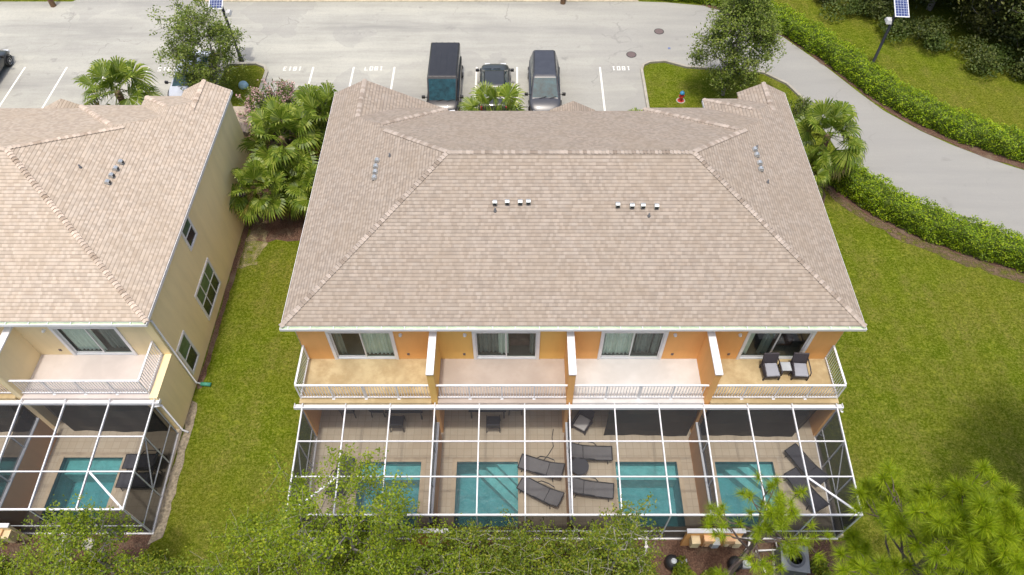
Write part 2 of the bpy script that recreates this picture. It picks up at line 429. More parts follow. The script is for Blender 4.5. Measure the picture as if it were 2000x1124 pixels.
# ------------------------------------------------------------------ the setting: ground, road, kerbs
g = MB()      # one sheet, open only where the pools are sunk
_xs = [-600, -23.2, -16.43, -6.46, 10.72, 600]; _ys = [-600, 9.42, 9.66, 12.12, 12.36, 600]
for i in range(5):
    for j in range(5):
        if (i == 1 and j in (2, 3)) or (i == 3 and j in (1, 2)): continue
        g.face([(_xs[i], _ys[j], 0), (_xs[i + 1], _ys[j], 0), (_xs[i + 1], _ys[j + 1], 0), (_xs[i], _ys[j + 1], 0)])
struct(g.build('ground', M['grass']))
OUTER = [(8.7, 46.15), (10.5, 46.05), (13.3, 45.6), (15.7, 44.0), (17.7, 42.1), (19.8, 38.8), (21.2, 36.2), (22.2, 34.5), (23.8, 32.7), (25.2, 31.5), (26.8, 30.4), (27.8, 29.8), (34, 26.6), (70, 12)]
INNER = [(8.0, 34.2), (8.0, 38.4), (8.15, 38.9), (8.6, 39.2), (9.6, 39.3), (10.9, 38.7), (12.5, 38.55), (14.2, 38.5), (15.7, 38.1), (16.9, 37.0), (17.8, 35.0), (18.2, 32.5), (18.6, 30.2), (19.5, 28.5), (21.5, 26.7), (23.4, 25.4), (25.7, 24.2), (32, 21.0), (70, 4)]
road_pts = [(-120, 34.2), (-18.6, 34.2)] + [(-18.6, 38.6), (-18.1, 39.0), (-16.6, 39.05), (-15.95, 38.7), (-15.75, 38.2), (-15.8, 34.2)] + INNER + OUTER[::-1] + [(-22.5, 46.15), (-23.2, 47), (-23.4, 60), (-29.8, 60), (-30.2, 47), (-31, 46.15), (-120, 46.15)]
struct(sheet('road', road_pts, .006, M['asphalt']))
def ribbon(name, pts, w, h, mat, z0=0.0):
    m = MB()
    P = [Vector((p[0], p[1], 0)) for p in pts]; L = []
    for i, p in enumerate(P):
        d = (P[min(i + 1, len(P) - 1)] - P[max(i - 1, 0)]).normalized(); L.append(Vector((-d.y, d.x, 0)) * w / 2)
    for i in range(len(P) - 1):
        a, b = P[i] - L[i], P[i] + L[i]; c, d = P[i + 1] - L[i + 1], P[i + 1] + L[i + 1]; u = Vector((0, 0, z0 + h)); z = Vector((0, 0, z0))
        m.face([a + u, c + u, d + u, b + u]); m.face([a + z, c + z, c + u, a + u]); m.face([b + u, d + u, d + z, b + z])
    return m.build(name, mat)
struct(ribbon('kerb', INNER[:11], .16, .13, M['concrete']))
struct(ribbon('kerb', [(-18.6, 34.2), (-18.6, 38.6), (-18.1, 39.0), (-16.6, 39.05), (-15.95, 38.7), (-15.75, 38.2), (-15.8, 34.2)], .2, .13, M['concrete']))
struct(ribbon('kerb', [(-15.8, 34.15), (7.9, 34.15)], .16, .13, M['concrete']))
struct(ribbon('kerb', [(-60, 34.15), (-18.7, 34.15)], .16, .13, M['concrete']))
g = MB(); g.box(-60, 7.8, 32.6, 34.0, 0, .10); struct(g.build('pavement', M['concrete']))
g = MB(); g.box(-22.0, 8.6, 46.17, 46.45, 0, .02); struct(g.build('verge', plain('sandy_verge', (.5, .43, .32), .95, var=.25, scale=3)))

def marking(name, bars_, mat, z=.011):
    m = MB()
    for x0, x1, y0, y1 in bars_: m.face([(x0, y0, z), (x1, y0, z), (x1, y1, z), (x0, y1, z)])
    return struct(m.build(name, mat))
STALLS = [-36.6, -33.95, -31.29, -28.62, -26.0, -23.4, -20.8, -12.9, -10.32, -7.72, -5.1, -2.48, .1, 2.74, 5.38]
for x in STALLS: marking('stall_line', [(x - .055, x + .055, 34.4, 38.75)], M['paint'])
SEG = {'0': 'abcdef', '1': 'bc', '3': 'abcdg', '5': 'acdfg', '7': 'abc', '8': 'abcdefg', '9': 'abcdfg'}
def number(txt, cx, cy, mat):
    # lettering reads from the kerb at the far side of the lot: it stands upside down from here
    m = MB(); w, h, t, gap = .21, .40, .055, .105
    def rect(x0, x1, y0, y1):
        P = [(-x, -y) for x, y in ((x0, y0), (x1, y0), (x1, y1), (x0, y1))]
        m.face([(cx + x, cy + y, .012) for x, y in P])
    tw = len(txt) * w + (len(txt) - 1) * gap
    for i, ch in enumerate(txt):
        x = -tw / 2 + i * (w + gap); y = -h / 2
        if ch == '1': rect(x + w / 2 - t / 2, x + w / 2 + t / 2, y, y + h); rect(x + w / 2 - .06, x + w / 2 - t / 2, y + h - .09, y + h - .04); rect(x + .04, x + w / 2 - t / 2, y, y + t); rect(x + w / 2 + t / 2, x + w - .04, y, y + t); continue
        s = SEG[ch]; hh = h / 2
        if 'a' in s: rect(x, x + w, y + h - t, y + h)
        if 'd' in s: rect(x, x + w, y, y + t)
        if 'g' in s: rect(x + t, x + w - t, y + hh - t / 2, y + hh + t / 2)
        if 'f' in s: rect(x, x + t, y + hh, y + h - t)
        if 'b' in s: rect(x + w - t, x + w, y + hh, y + h - t)
        if 'e' in s: rect(x, x + t, y + t, y + hh)
        if 'c' in s: rect(x + w - t, x + w, y + t, y + hh)
    return struct(m.build('stall_number', mat))
number('1801', 6.72, 38.62, M['paint']); number('1807', -9.03, 38.6, M['paint']); number('1813', -14.2, 38.58, M['paint']); number('1815', -22.18, 38.52, M['paint'])
for i, (pts, s) in enumerate((([(-8.3, 7.3), (12.6, 7.0), (13.0, 8.95), (-8.4, 8.95)], 1), ([(-30, 7.3), (-14.6, 7.3), (-14.2, 9.2), (-30, 9.15)], 2), ([(-13.9, 24.2), (-9.6, 24.3), (-9.2, 28.5), (-13.9, 28.9)], 3), ([(-18.2, 29.5), (-9.3, 29.5), (-9.3, 32.4), (-18.2, 32.4)], 5), ([(13.3, 24), (15.6, 24), (17.5, 29.5), (15, 32), (13.4, 31)], 6))):
    struct(sheet('mulch_bed', wobble(pts, .12, .5, s), .008 + .001 * i, M['mulch']))
struct(sheet('mulch_bed', wobble([(16.9, 28.4), (18.4, 26.4), (20.4, 24.6), (22.3, 23.5), (25.2, 22.2), (32, 18.6), (33, 21), (25.6, 24), (21.6, 26.4), (19.6, 28.3), (18.3, 30.0)], .12, .6, 9), .0155, M['mulch']))
struct(sheet('mulch_bed', wobble([(12.9, 45.75), (15.9, 43.9), (17.9, 41.9), (20.0, 38.6), (21.5, 36.0), (22.5, 34.3), (24.1, 32.5), (25.6, 31.3), (27.2, 30.2), (34.2, 26.4), (35, 28), (28, 31.8), (22.3, 36.8), (18.6, 42.6), (15, 46.5)], .1, .6, 10), .0165, M['mulch']))
def sandmat():
    k = NT('pale_sand'); p = k.pos(); n = k.noise(2.2, 8, .7, p); k.p.inputs['Base Color'].default_value = (.36, .30, .17, 1); k.p.inputs['Roughness'].default_value = .95
    t = k.n('ShaderNodeBsdfTransparent'); w = k.n('ShaderNodeMixShader'); k.l(k.ramp(n, [(.40, 0.0), (.70, .9)]), w.inputs[0]); k.l(t.outputs[0], w.inputs[1]); k.l(k.p.outputs[0], w.inputs[2]); k.l(w.outputs[0], k.out.inputs[0]); return k.m
SANDM = sandmat()
def softmulch():
    k = NT('thin_mulch'); p = k.pos(); a = k.noise(14, 4, .8, p); k.l(k.ramp(a, [(.3, (.06, .04, .025)), (.6, (.17, .115, .07)), (.75, (.27, .19, .12))]), k.p.inputs['Base Color']); k.p.inputs['Roughness'].default_value = .95
    t = k.n('ShaderNodeBsdfTransparent'); w = k.n('ShaderNodeMixShader'); k.l(k.ramp(k.noise(2.5, 8, .75, p), [(.38, 0.0), (.58, .95)]), w.inputs[0]); k.l(t.outputs[0], w.inputs[1]); k.l(k.p.outputs[0], w.inputs[2]); k.l(w.outputs[0], k.out.inputs[0]); return k.m
SOFT = softmulch()
struct(sheet('mulch_bed', wobble([(16.9, 28.0), (17.2, 27.0), (18.4, 25.6), (20.4, 23.9), (22.3, 22.8), (25.2, 21.5), (32, 17.8), (32.5, 19.5), (25.4, 23), (22, 24.6), (20, 26.2), (18, 28.2)], .15, .5, 33), .0135, SOFT))
GRAVEL = plain('pale_gravel', (.24, .20, .14), .95, var=.5, scale=9)
struct(sheet('gravel_strip', wobble([(-14.3, 8.7), (-14.25, 13.2), (-14.26, 15), (-13.98, 14.9), (-13.9, 12.6), (-13.8, 9.0)], .05, .35, 21), .014, GRAVEL))
struct(sheet('gravel_strip', wobble([(-14.25, 15.6), (-14.25, 27), (-13.98, 27), (-14.0, 15.6)], .04, .35, 22), .0145, M['mulch']))
struct(sheet('sand_patch', wobble([(-14.0, 22.4), (-13.1, 22.6), (-12.8, 23.9), (-13.2, 25.6), (-13.9, 25.6)], (.10), .2, 12), .0175, SANDM))

# ------------------------------------------------------------------ the two town house rows
def clip(poly, a, b, c):
    out = []
    for i in range(len(poly)):
        p, q = poly[i], poly[(i + 1) % len(poly)]; u = a * p[0] + b * p[1] + c; v = a * q[0] + b * q[1] + c
        if u >= 0: out.append(p)
        if (u > 0 > v) or (u < 0 < v): t = u / (u - v); out.append((p[0] + (q[0] - p[0]) * t, p[1] + (q[1] - p[1]) * t))
    return out
def area(p): return abs(sum(p[i][0] * p[(i + 1) % len(p)][1] - p[(i + 1) % len(p)][0] * p[i][1] for i in range(len(p)))) / 2 if len(p) > 2 else 0

X0, X1, Y0, Y1, EZ, PT = -8.95, 13.33, 15.22, 27.72, 5.6, .5
RY = (Y0 + Y1) / 2; HD = RY - Y0; RZ = EZ + PT * HD
def pl_rear(y): return (0, PT, EZ - PT * y)
def pl_front(y): return (0, -PT, EZ + PT * y)
def pl_left(x): return (PT, 0, EZ - PT * x)
def pl_right(x): return (-PT, 0, EZ + PT * x)
BLOCKS = [(X0, X1, Y0, Y1, [pl_rear(Y0), pl_front(Y1), pl_left(X0), pl_right(X1)]),
          (6.2, X1, 20, 27.95, [pl_front(27.95), pl_left(6.2), pl_right(X1)]),
          (9.2, X1, 20, 28.64, [pl_front(28.64), pl_left(9.2), pl_right(X1)]),
          (10.96, X1, 20, 29.1, [pl_left(10.96), pl_right(X1)]),
          (X0, -3.31, 20, 27.95, [pl_front(27.95), pl_left(X0), pl_right(-3.31)]),
          (X0, -3.4, 20, 29.07, [pl_left(X0), (-.47, 0, 6.40 - .47 * 7.35)])]
def roof_mesh():
    m = MB()
    for bi, (x0, x1, y0, y1, pls) in enumerate(BLOCKS):
        for P in pls:
            poly = [(x0, y0), (x1, y0), (x1, y1), (x0, y1)]
            for Q in pls:
                if Q is not P: poly = clip(poly, Q[0] - P[0], Q[1] - P[1], Q[2] - P[2])
            pieces = [poly]
            for ci, (cx0, cx1, cy0, cy1, cp) in enumerate(BLOCKS):
                if ci == bi: continue
                th = 1e-5 if ci < bi else -1e-5
                H = [(1, 0, -cx0), (-1, 0, cx1), (0, 1, -cy0), (0, -1, cy1)] + [(Q[0] - P[0], Q[1] - P[1], Q[2] - P[2] + th) for Q in cp]
                nxt = []
                for pc in pieces:
                    rem = pc
                    for h in H:
                        o = clip(rem, -h[0], -h[1], -h[2])
                        if area(o) > 1e-3: nxt.append(o)
                        rem = clip(rem, *h)
                        if area(rem) < 1e-3: rem = []; break
                pieces = nxt
            for pc in pieces:
                z = lambda p: P[0] * p[0] + P[1] * p[1] + P[2]
                k = math.sqrt(1 + PT * PT) / PT
                uv = [((p[0] if P[1] else p[1]) + 40, (z(p) - EZ) * k + 20) for p in pc]
                pts = [(p[0], p[1], z(p)) for p in pc]
                if area(pc) > 1e-3:
                    s = sum(pc[i][0] * pc[(i + 1) % len(pc)][1] - pc[(i + 1) % len(pc)][0] * pc[i][1] for i in range(len(pc)))
                    if s < 0: pts.reverse(); uv.reverse()
                    m.face(pts, uv)
    return m
def cap_row(m, a, b, slope, r, w=.11, step=.15):
    a, b = Vector(a), Vector(b); n = int((b - a).length / step); d = (b - a).normalized(); h = Vector((d.x, d.y, 0)).normalized(); s = Vector((-h.y, h.x, 0))
    up = Vector((0, 0, 1))
    for i in range(n):
        p = a + d * (i * step - .02); q = a + d * ((i + 1) * step); l0 = up * (.05 + r.uniform(0, .012)); l1 = up * .012
        D = up * (-slope * w)
        P = [p + s * w + D + l0, q + s * w + D + l1, q + l1, p + l0, p - s * w + D + l0, q - s * w + D + l1]
        e = up * .05
        m.add(P + [P[0] - e, P[3] - e, P[4] - e], [(0, 3, 2, 1), (3, 4, 5, 2), (0, 6, 7, 3), (3, 7, 8, 4)])

# unit borders and doors, measured along the facade
PARTY = [-3.22, 2.14, 7.62]
UX = [-8.6, -3.22, 2.14, 7.62, 12.85]
DOORS = [(-7.46, -4.81), (-1.72, .97), (3.37, 6.0), (9.11, 11.78)]
WY = 15.46                      # rear wall plane
FZ = 2.8                        # balcony floor

def wall_with_hole(m, x0, x1, z0, z1, hx0, hx1, hz0, hz1, y0, y1):
    m.box(x0, hx0, y0, y1, z0, z1); m.box(hx1, x1, y0, y1, z0, z1); m.box(hx0, hx1, y0, y1, hz1, z1)
    if hz0 > z0: m.box(hx0, hx1, y0, y1, z0, hz0)

def sliding_door(par, x0, x1, z0, kind):
    y = WY; t = .125; zt = z0 + 2.12
    f = MB()
    f.box(x0, x0 + t, y - .05, y + .10, z0 + .003, zt); f.box(x1 - t, x1, y - .05, y + .10, z0 + .003, zt); f.box(x0 + t, x1 - t, y - .05, y + .10, zt - t, zt)
    fr = f.build('sliding_door', M['trim'], par, bevel=.008)
    xm = (x0 + x1) / 2
    k = MB(); k.box(x0 + t, x1 - t, y - .02, y + .12, z0 + .003, z0 + .055); k.build('door_track', M['grey'], fr)
    for i, (a, b, yy) in enumerate(((x0 + t, xm + .03, y + .06), (xm - .03, x1 - t, y + .015))):
        s = MB(); w = .045; zb, ze = z0 + .06, zt - t - .005
        s.box(a, a + w, yy, yy + .03, zb, ze); s.box(b - w, b, yy, yy + .03, zb, ze); s.box(a + w, b - w, yy, yy + .03, zb, zb + .07); s.box(a + w, b - w, yy, yy + .03, ze - w, ze)
        s.build('door_sash', M['trim'], fr)
        p = MB(); p.face([(a + w, yy + .015, zb + .07), (b - w, yy + .015, zb + .07), (b - w, yy + .015, ze - w), (a + w, yy + .015, ze - w)]); p.build('door_pane', M['glass'], fr)
    def cur(a, b, mat, yy=y + .24, n=None):
        c = MB(); n = n or int((b - a) / .05); P = []
        for i in range(n + 1):
            x = a + (b - a) * i / n; P.append((x, yy + .05 * math.sin(i * 1.9) * (1 + .4 * math.sin(i * .7))))
        for i in range(n): c.face([(P[i][0], P[i][1], z0 + .03), (P[i + 1][0], P[i + 1][1], z0 + .03), (P[i + 1][0], P[i + 1][1], zt - .05), (P[i][0], P[i][1], zt - .05)])
        c.build('curtain', mat, fr)
    a, b = x0 + t + .02, x1 - t - .02
    if kind == 0: cur(xm - .05, b, M['curtain']); cur(a, a + .35, M['curtain_g'])
    if kind == 1: cur(xm - .32, xm + .08, M['curtain']); cur(b - .25, b, M['curtain_g']); cur(a, a + .95, M['curtain_g'], y + .33)
    if kind == 2: cur(a, xm + .1, M['curtain']); cur(xm + .2, b - .35, M['curtain_g'], y + .32); cur(b - .3, b, M['curtain_g'])
    if kind == 3: cur(a, a + .3, M['curtain']); cur(xm - .5, xm - .05, M['curtain_g'])
    if kind == 4: cur(a, xm, M['curtain']); cur(xm + .15, b, M['curtain_g'], y + .34)
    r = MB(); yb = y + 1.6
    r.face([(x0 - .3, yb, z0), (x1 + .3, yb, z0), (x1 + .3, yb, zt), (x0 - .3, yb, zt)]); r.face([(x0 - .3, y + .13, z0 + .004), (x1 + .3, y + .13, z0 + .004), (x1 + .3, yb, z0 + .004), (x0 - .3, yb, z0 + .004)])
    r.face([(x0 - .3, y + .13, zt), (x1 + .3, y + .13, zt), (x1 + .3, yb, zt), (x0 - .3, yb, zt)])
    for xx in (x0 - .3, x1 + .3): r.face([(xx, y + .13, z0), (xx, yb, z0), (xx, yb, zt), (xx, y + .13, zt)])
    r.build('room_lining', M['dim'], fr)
    if kind in (1, 3):
        q = MB(); q.box(xm + .1, x1 - .25, y + .6, y + 1.5, z0 + .01, z0 + .55); q.build('bed', M['bedding'], fr, bevel=.08)
    return fr

def railing(par, runs, name='railing'):
    m = MB(); bl = MB()
    for (xa, ya), (xb, yb), e0, e1 in runs:
        L = math.hypot(xb - xa, yb - ya); d = Vector(((xb - xa) / L, (yb - ya) / L, 0)); a = Vector((xa, ya, 0)); up = Vector((0, 0, 1))
        m.bar(a + up * (FZ + 1.06), a + d * L + up * (FZ + 1.06), .075, .045); m.bar(a + up * (FZ + .11), a + d * L + up * (FZ + .11), .045, .045)
        n = max(1, round(L / 1.35))
        for i in range(n + 1):
            if (i == 0 and not e0) or (i == n and not e1): continue
            p = a + d * (L * i / n); w = .05
            m.bar(p + up * (FZ - .02), p + up * (FZ + 1.035), w)
            if 0 < i < n: m.box(p.x - .06, p.x + .06, p.y - .06, p.y + .06, FZ + .002, FZ + .02)
        k = max(2, round(L / .115))
        for i in range(1, k):
            p = a + d * (L * i / k); bl.bar(p + up * (FZ + .13), p + up * (FZ + 1.04), .022)
    o = m.build(name, M['white'], par); bl.build('balusters', M['white'], o)
    return o

def side_window(par, y0, y1, z0, z1, mull, x, rows=1):
    f = MB(); t = .12; sx = .05
    def b(ya, yb, za, zb, d=0): f.box(x - .02, x + sx - d, ya, yb, za, zb)
    b(y0, y0 + t, z0, z1); b(y1 - t, y1, z0, z1); b(y0 + t, y1 - t, z0, z0 + t); b(y0 + t, y1 - t, z1 - t, z1)
    o = f.build('window', M['trim'], par, bevel=.006)
    g_ = MB(); zm = (z0 + z1) / 2
    fs = MB(); fs.box(x - .01, x + .03, y0 + t, y1 - t, zm - .03, zm + .03)
    for q in mull: fs.box(x - .01, x + .027, q - .025, q + .025, z0 + t, zm - .03); fs.box(x - .01, x + .027, q - .025, q + .025, zm + .03, z1 - t)
    fs.build('muntins', M['trim'], o)
    for za, zb, mat in ((z0 + t, zm, M['winlow']), (zm, z1 - t, M['winup'])):
        p = MB(); p.face([(x + .012, y0 + t, za), (x + .012, y1 - t, za), (x + .012, y1 - t, zb), (x + .012, y0 + t, zb)]); p.build('window_pane', mat, o)
M['winlow'] = plain('window_dark', (.03, .032, .034), .12, var=.2, spec=.6); M['winup'] = plain('window_green', (.085, .14, .085), .12, var=.3, spec=.6)

def townhouses(label, dx, dy, pal, floors, doors, roof, cap, detail):
    T = empty('townhouse_block', label, 'town houses', (dx, dy, 0))
    wl, wr, wf = UX[0], detail['wr'], 27.5
    # rear wall, one stretch per unit, with the door opening
    for u in range(4):
        m = MB(); d0, d1 = DOORS[u]
        wall_with_hole(m, UX[u] if u == 0 else PARTY[u - 1], UX[u + 1], FZ - .02, 5.47, d0 + .004, d1 - .004, FZ, FZ + 2.118, WY, WY + .14)
        m.build('rear_wall', pal[u], T)
        m = MB(); m.box(UX[u] + (.15 if u == 0 else .14), UX[u + 1] - .15, WY, WY + .14, 0, FZ - .26); m.build('lanai_wall', pal[u], T)
        m = MB(); m.box(UX[u] if u == 0 else PARTY[u - 1] + .128, UX[u + 1] - (.128 if u < 3 else 0), 13.42, WY - .002, FZ - .24, FZ); m.build('balcony_floor', floors[u], T)
        x0 = UX[u] + .06 if u == 0 else PARTY[u - 1] + .13; x1 = UX[4] - .06 if u == 3 else PARTY[u] - .13
        runs = [((x0, 13.62), (x1, 13.62), u == 0, u == 3)]
        if u == 0: runs.append(((x0, 15.44), (x0, 13.66), True, False))
        if u == 3: runs.append(((x1, 13.66), (x1, 15.44), False, True))
        railing(T, runs)
        sliding_door(T, d0, d1, FZ, doors[u])
        lx = d1 + .28 if u in (0, 2) else d0 - .28
        m = MB(); m.lathe([(.075, 0), (.075, .03), (.06, .10), (.02, .13)], (lx, WY, FZ + 1.86), 12, 'y'); o = m.build('wall_light', M['lamplens'] if u == 3 else M['white'], T); o.scale.y = -1; o.location.y = 2 * WY
        ox = d1 + .42 if u in (0, 2) else d0 - .38
        m = MB(); m.box(ox - .05, ox + .05, WY - .03, WY + .01, FZ + .32, FZ + .44); m.build('outlet_box', M['iron'], T)
    for i, x in enumerate(PARTY):
        m = MB(); m.box(x - .125, x + .125, 13.5, WY - .004, FZ - .3, 4.9); o = m.build('party_wall', pal[i + (1 if i < 2 else 0)] if i < 2 else pal[2], T)
        m = MB(); m.box(x - .145, x + .145, 13.47, WY - .006, 4.9, 4.965); m.build('wall_cap', M['white'], o)
        m = MB(); m.box(x - .13, x + .13, 13.44, WY - .004, 0.04, FZ - .3); m.build('lanai_pier', pal[2], T)
    for x0, x1 in ((UX[0], UX[0] + .15), (UX[4] - .15, UX[4])):
        m = MB(); m.box(x0, x1, 13.3, WY + .14, 0.04, FZ - .24); m.build('lanai_pier', pal[0] if x0 < 0 else pal[3], T)
    m = MB(); m.box(wl, wl + .2, WY + .14, wf, 0, 5.47); m.build('side_wall', pal[0], T)
    m = MB(); m.box(wr - .2, wr, WY + .14, wf, 0, 5.47)
    if wr > UX[4] + .1: m.box(UX[4] + .002, wr, WY, WY + .14, 0, 5.47); m.box(UX[4] + .002, wr, 13.42, WY, 0, FZ + .03)
    m.build('side_wall', detail['side'], T)
    if wr > UX[4] + .1: m = MB(); m.box(wr - .12, wr + .015, 13.40, WY - .003, FZ + .031, FZ + .05); m.build('wall_ledge', M['cream2'], T)
    m = MB(); m.tube([(UX[4] + .12, 13.12, 2.62), (wr + .06, 13.3, 2.45), (wr + .06, 13.3, .2), (wr + .3, 13.25, .08)], .045, 8); m.build('downspout', M['white'], T, smooth=True)
    m = MB(); m.box(wl + .2, wr - .2, wf - .2, wf, 0, 5.47); m.box(10.99, wr - .003, wf, 28.9, 0, 5.47); m.box(wl + .003, -3.6, wf, 28.85, 0, 4.5); m.box(9.3, 10.99, wf, 28.4, 0, 5.45)
    m.face([(10.99, 28.9, 5.47), (wr, 28.9, 5.47), (12.1, 28.9, 6.02)]); m.face([(wl, 28.85, 4.5), (-3.6, 28.85, 4.5), (-7.35, 28.85, 6.25), (wl, 28.85, 5.5)])
    m.build('front_wall', detail['side'], T)
    # side windows face the gap between the two rows
    for y0, y1, z0, z1, mu in ((20.0, 21.05, 4.02, 5.42, []), (18.62, 20.85, .64, 2.56, [19.36, 20.11]), (15.74, 16.82, .60, 2.58, []), (25.75, 26.5, .5, 1.6, [])):
        side_window(T, y0, y1, z0, z1, mu, wr)
    # roof
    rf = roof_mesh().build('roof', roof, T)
    r = random.Random(3)
    def caps(_, *a):
        m = MB(); cap_row(m, *a); m.build('ridge_cap', cap, rf)
    m = None
    caps(m, (X0 + HD, RY, RZ), (X1 - HD, RY, RZ), PT, r)
    hp = PT * .707
    for a, b in (((X0, Y0, EZ), (X0 + HD, RY, RZ)), ((X1, Y0, EZ), (X1 - HD, RY, RZ))): caps(m, a, b, hp, r)
    def zr(x): return EZ + PT * (X1 - x)
    caps(m, (10.12, RY + 10.12 - (X1 - HD), zr(10.12)), (X1 - HD, RY, RZ), hp, r, .11)
    caps(m, (-5.74, RY + (X0 + HD) + 5.74, EZ + PT * (-5.74 - X0)), (X0 + HD, RY, RZ), hp, r, .11)
    caps(m, (6.25, 27.9, EZ), (9.77, 24.38, EZ + PT * 3.55), hp, r, .11); caps(m, (-3.36, 27.9, EZ), (-6.1, 25.15, EZ + PT * 2.77), hp, r, .11)
    caps(m, (9.25, 28.59, EZ), (11.2, 26.64, EZ + PT * 1.98), hp, r, .11)
    caps(m, (12.145, 29.1, zr(12.145)), (12.145, 26.8, zr(12.145)), PT, r); caps(m, (-7.35, 29.07, 6.40), (-7.35, 26.3, 6.40), PT, r)
    # eaves: fascia, soffit, gutter
    m = MB(); e = .11
    m.box(X0 - .02, X0 + .02, Y0, 29.07, EZ - .17, EZ - .012); m.box(X1 - .02, X1 + .02, Y0, 29.1, EZ - .17, EZ - .012)
    m.box(X0 + .02, X1 - .02, Y0 + .02, Y0 + .05, EZ - .17, EZ - .006)
    m.box(-3.31, 6.2, Y1 - .05, Y1 - .02, EZ - .17, EZ - .02); m.box(6.2, 9.2, 27.9, 27.93, EZ - .17, EZ - .02); m.box(9.2, 10.96, 28.59, 28.62, EZ - .17, EZ - .02); m.box(9.18, 9.2, 27.95, 28.6, EZ - .17, EZ - .02)
    m.build('fascia', M['trim'], rf)
    m = MB(); m.face([(X0 + .02, Y0 + .05, EZ - .15), (X0 + .02, 29, EZ - .15), (wl, 29, EZ - .15), (wl, Y0 + .05, EZ - .15)]); m.face([(wr, Y0 + .05, EZ - .15), (wr, 29, EZ - .15), (X1 - .02, 29, EZ - .15), (X1 - .02, Y0 + .05, EZ - .15)])
    m.face([(wl, Y0 + .05, EZ - .152), (wl, WY, EZ - .152), (wr, WY, EZ - .152), (wr, Y0 + .05, EZ - .152)]); m.build('soffit', M['soffit'], rf)
    m = MB(); ya, yb = Y0 - .15, Y0 + .018; z0, z1 = EZ - .14, EZ - .02
    gx0, gx1 = X0 - .03, X1 + .03
    m.box(gx0, gx1, ya, ya + .022, z0, z1 + .012); m.box(gx0, gx0 + .02, ya + .022, yb, z0, z1); m.box(gx1 - .02, gx1, ya + .022, yb, z0, z1)
    gt = m.build('gutter', M['white'], T)
    m = MB(); m.box(gx0 + .02, gx1 - .02, ya + .022, yb, z0, z0 + .05); m.build('gutter_bed', M['gutter_in'], gt)
    rr = random.Random(5); x = gx0 + .3
    while x < gx1 - .1: m = MB(); m.box(x, x + .03, ya + .022, yb + .03, z1 - .015, z1 + .006); m.build('gutter_hanger', M['white'], gt); x += rr.uniform(.68, .95)
    # downspout on the corner
    for xs, sg in ((wr + .05, 1), (wl - .05, -1)):
        m = MB(); m.tube([(xs - sg * .0, Y0 - .06, EZ - .14), (xs, WY + .12, EZ - .45), (xs, WY + .12, .25), (xs + sg * .22, WY + .12, .10)], .045, 8); o = m.build('downspout', M['white'], T, smooth=True)
        m = MB(); m.tube([(xs + sg * .18, WY + .12, .09), (xs + sg * .62, WY + .10, .07)], .09, 10); m.build('drain_boot', M['green_pl'], o, smooth=True)
    # vents
    for x, y, big in detail['vents']:
        z = min(EZ + PT * min(y - Y0, Y1 - y), EZ + PT * min(x - X0, X1 - x)); m = MB()
        side = 'x' if min(x - X0, X1 - x) < min(y - Y0, Y1 - y) else 'y'
        if big:
            a, h = .085, .20
            dn = Vector((-1 if x < 2 else 1, 0, 0)) if side == 'x' else Vector((0, -1, 0)); sd = Vector((-dn.y, dn.x, 0)); c = Vector((x, y, z)); up = Vector((0, 0, 1))
            prof = [(-.10, -.02), (-.10, .09), (-.05, .16), (.03, .18), (.10, .13), (.125, .04)]
            V = [c + dn * p + up * q + sd * s * a for s in (-1, 1) for p, q in prof]; n = len(prof)
            m.add(V, [tuple(range(n)), tuple(range(2 * n - 1, n - 1, -1))] + [(i, i + n, i + n + 1, i + 1) for i in range(n - 1)])
            o = m.build('roof_vent', M['vent'], T); m = MB()
            V = [c + dn * p + up * q + sd * s * a * .86 for s, p, q in ((-1, .128, .03), (1, .128, .03), (1, .108, .11), (-1, .108, .11))]; m.add(V, [(0, 1, 2, 3)]); m.build('vent_mouth', M['black'], o)
        else:
            m.lathe([(.075, -.06), (.065, .02), (.04, .035), (.036, .15), (.026, .155)], (x, y, z), 12); m.build('plumbing_vent', M['lead'], T, smooth=True)
    # lower porch roofs on the entrance side
    def porch(x0, x1, y0, y1, z, p, hip):
        m = MB(); xm = (x0 + x1) / 2; h = (x1 - x0) / 2; zt = z + p * h; k = math.sqrt(1 + p * p)
        ye = y1 - h if hip else y1
        m.face([(x0, y0, z), (xm, y0, zt), (xm, ye, zt), (x0, y1, z)][::-1], [(y0, 0), (y0, h * k), (ye, h * k), (y1, 0)][::-1]); m.face([(x1, y1, z), (xm, ye, zt), (xm, y0, zt), (x1, y0, z)][::-1], [(y1, 0), (ye, h * k), (y0, h * k), (y1, 0)][::-1])
        if hip: m.face([(x0, y1, z), (xm, ye, zt), (x1, y1, z)][::-1], [(x0, 0), (xm, h * k), (x1, 0)][::-1])
        m.box(x0 + .05, x1 - .05, y0, y1 - .05, z - .15, z - .01)
        if not hip: m.face([(x0 + .05, y1 - .04, z), (x1 - .05, y1 - .04, z), (xm, y1 - .04, zt - .03)])
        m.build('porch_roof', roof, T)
    porch(1.85, 4.3, 27.4, 31.0, 2.95, .5, False); porch(11.2, 13.4, 28.95, 31.1, 2.95, .42, True)
    for x0, x1, y0, y1 in ((2.0, 2.3, 30.5, 30.8), (3.85, 4.15, 30.5, 30.8), (11.75, 12.0, 30.6, 30.85), (13.1, 13.35, 30.6, 30.85)): m = MB(); m.box(x0, x1, y0, y1, 0, 2.8); m.build('porch_post', detail['side'], T)
    return T

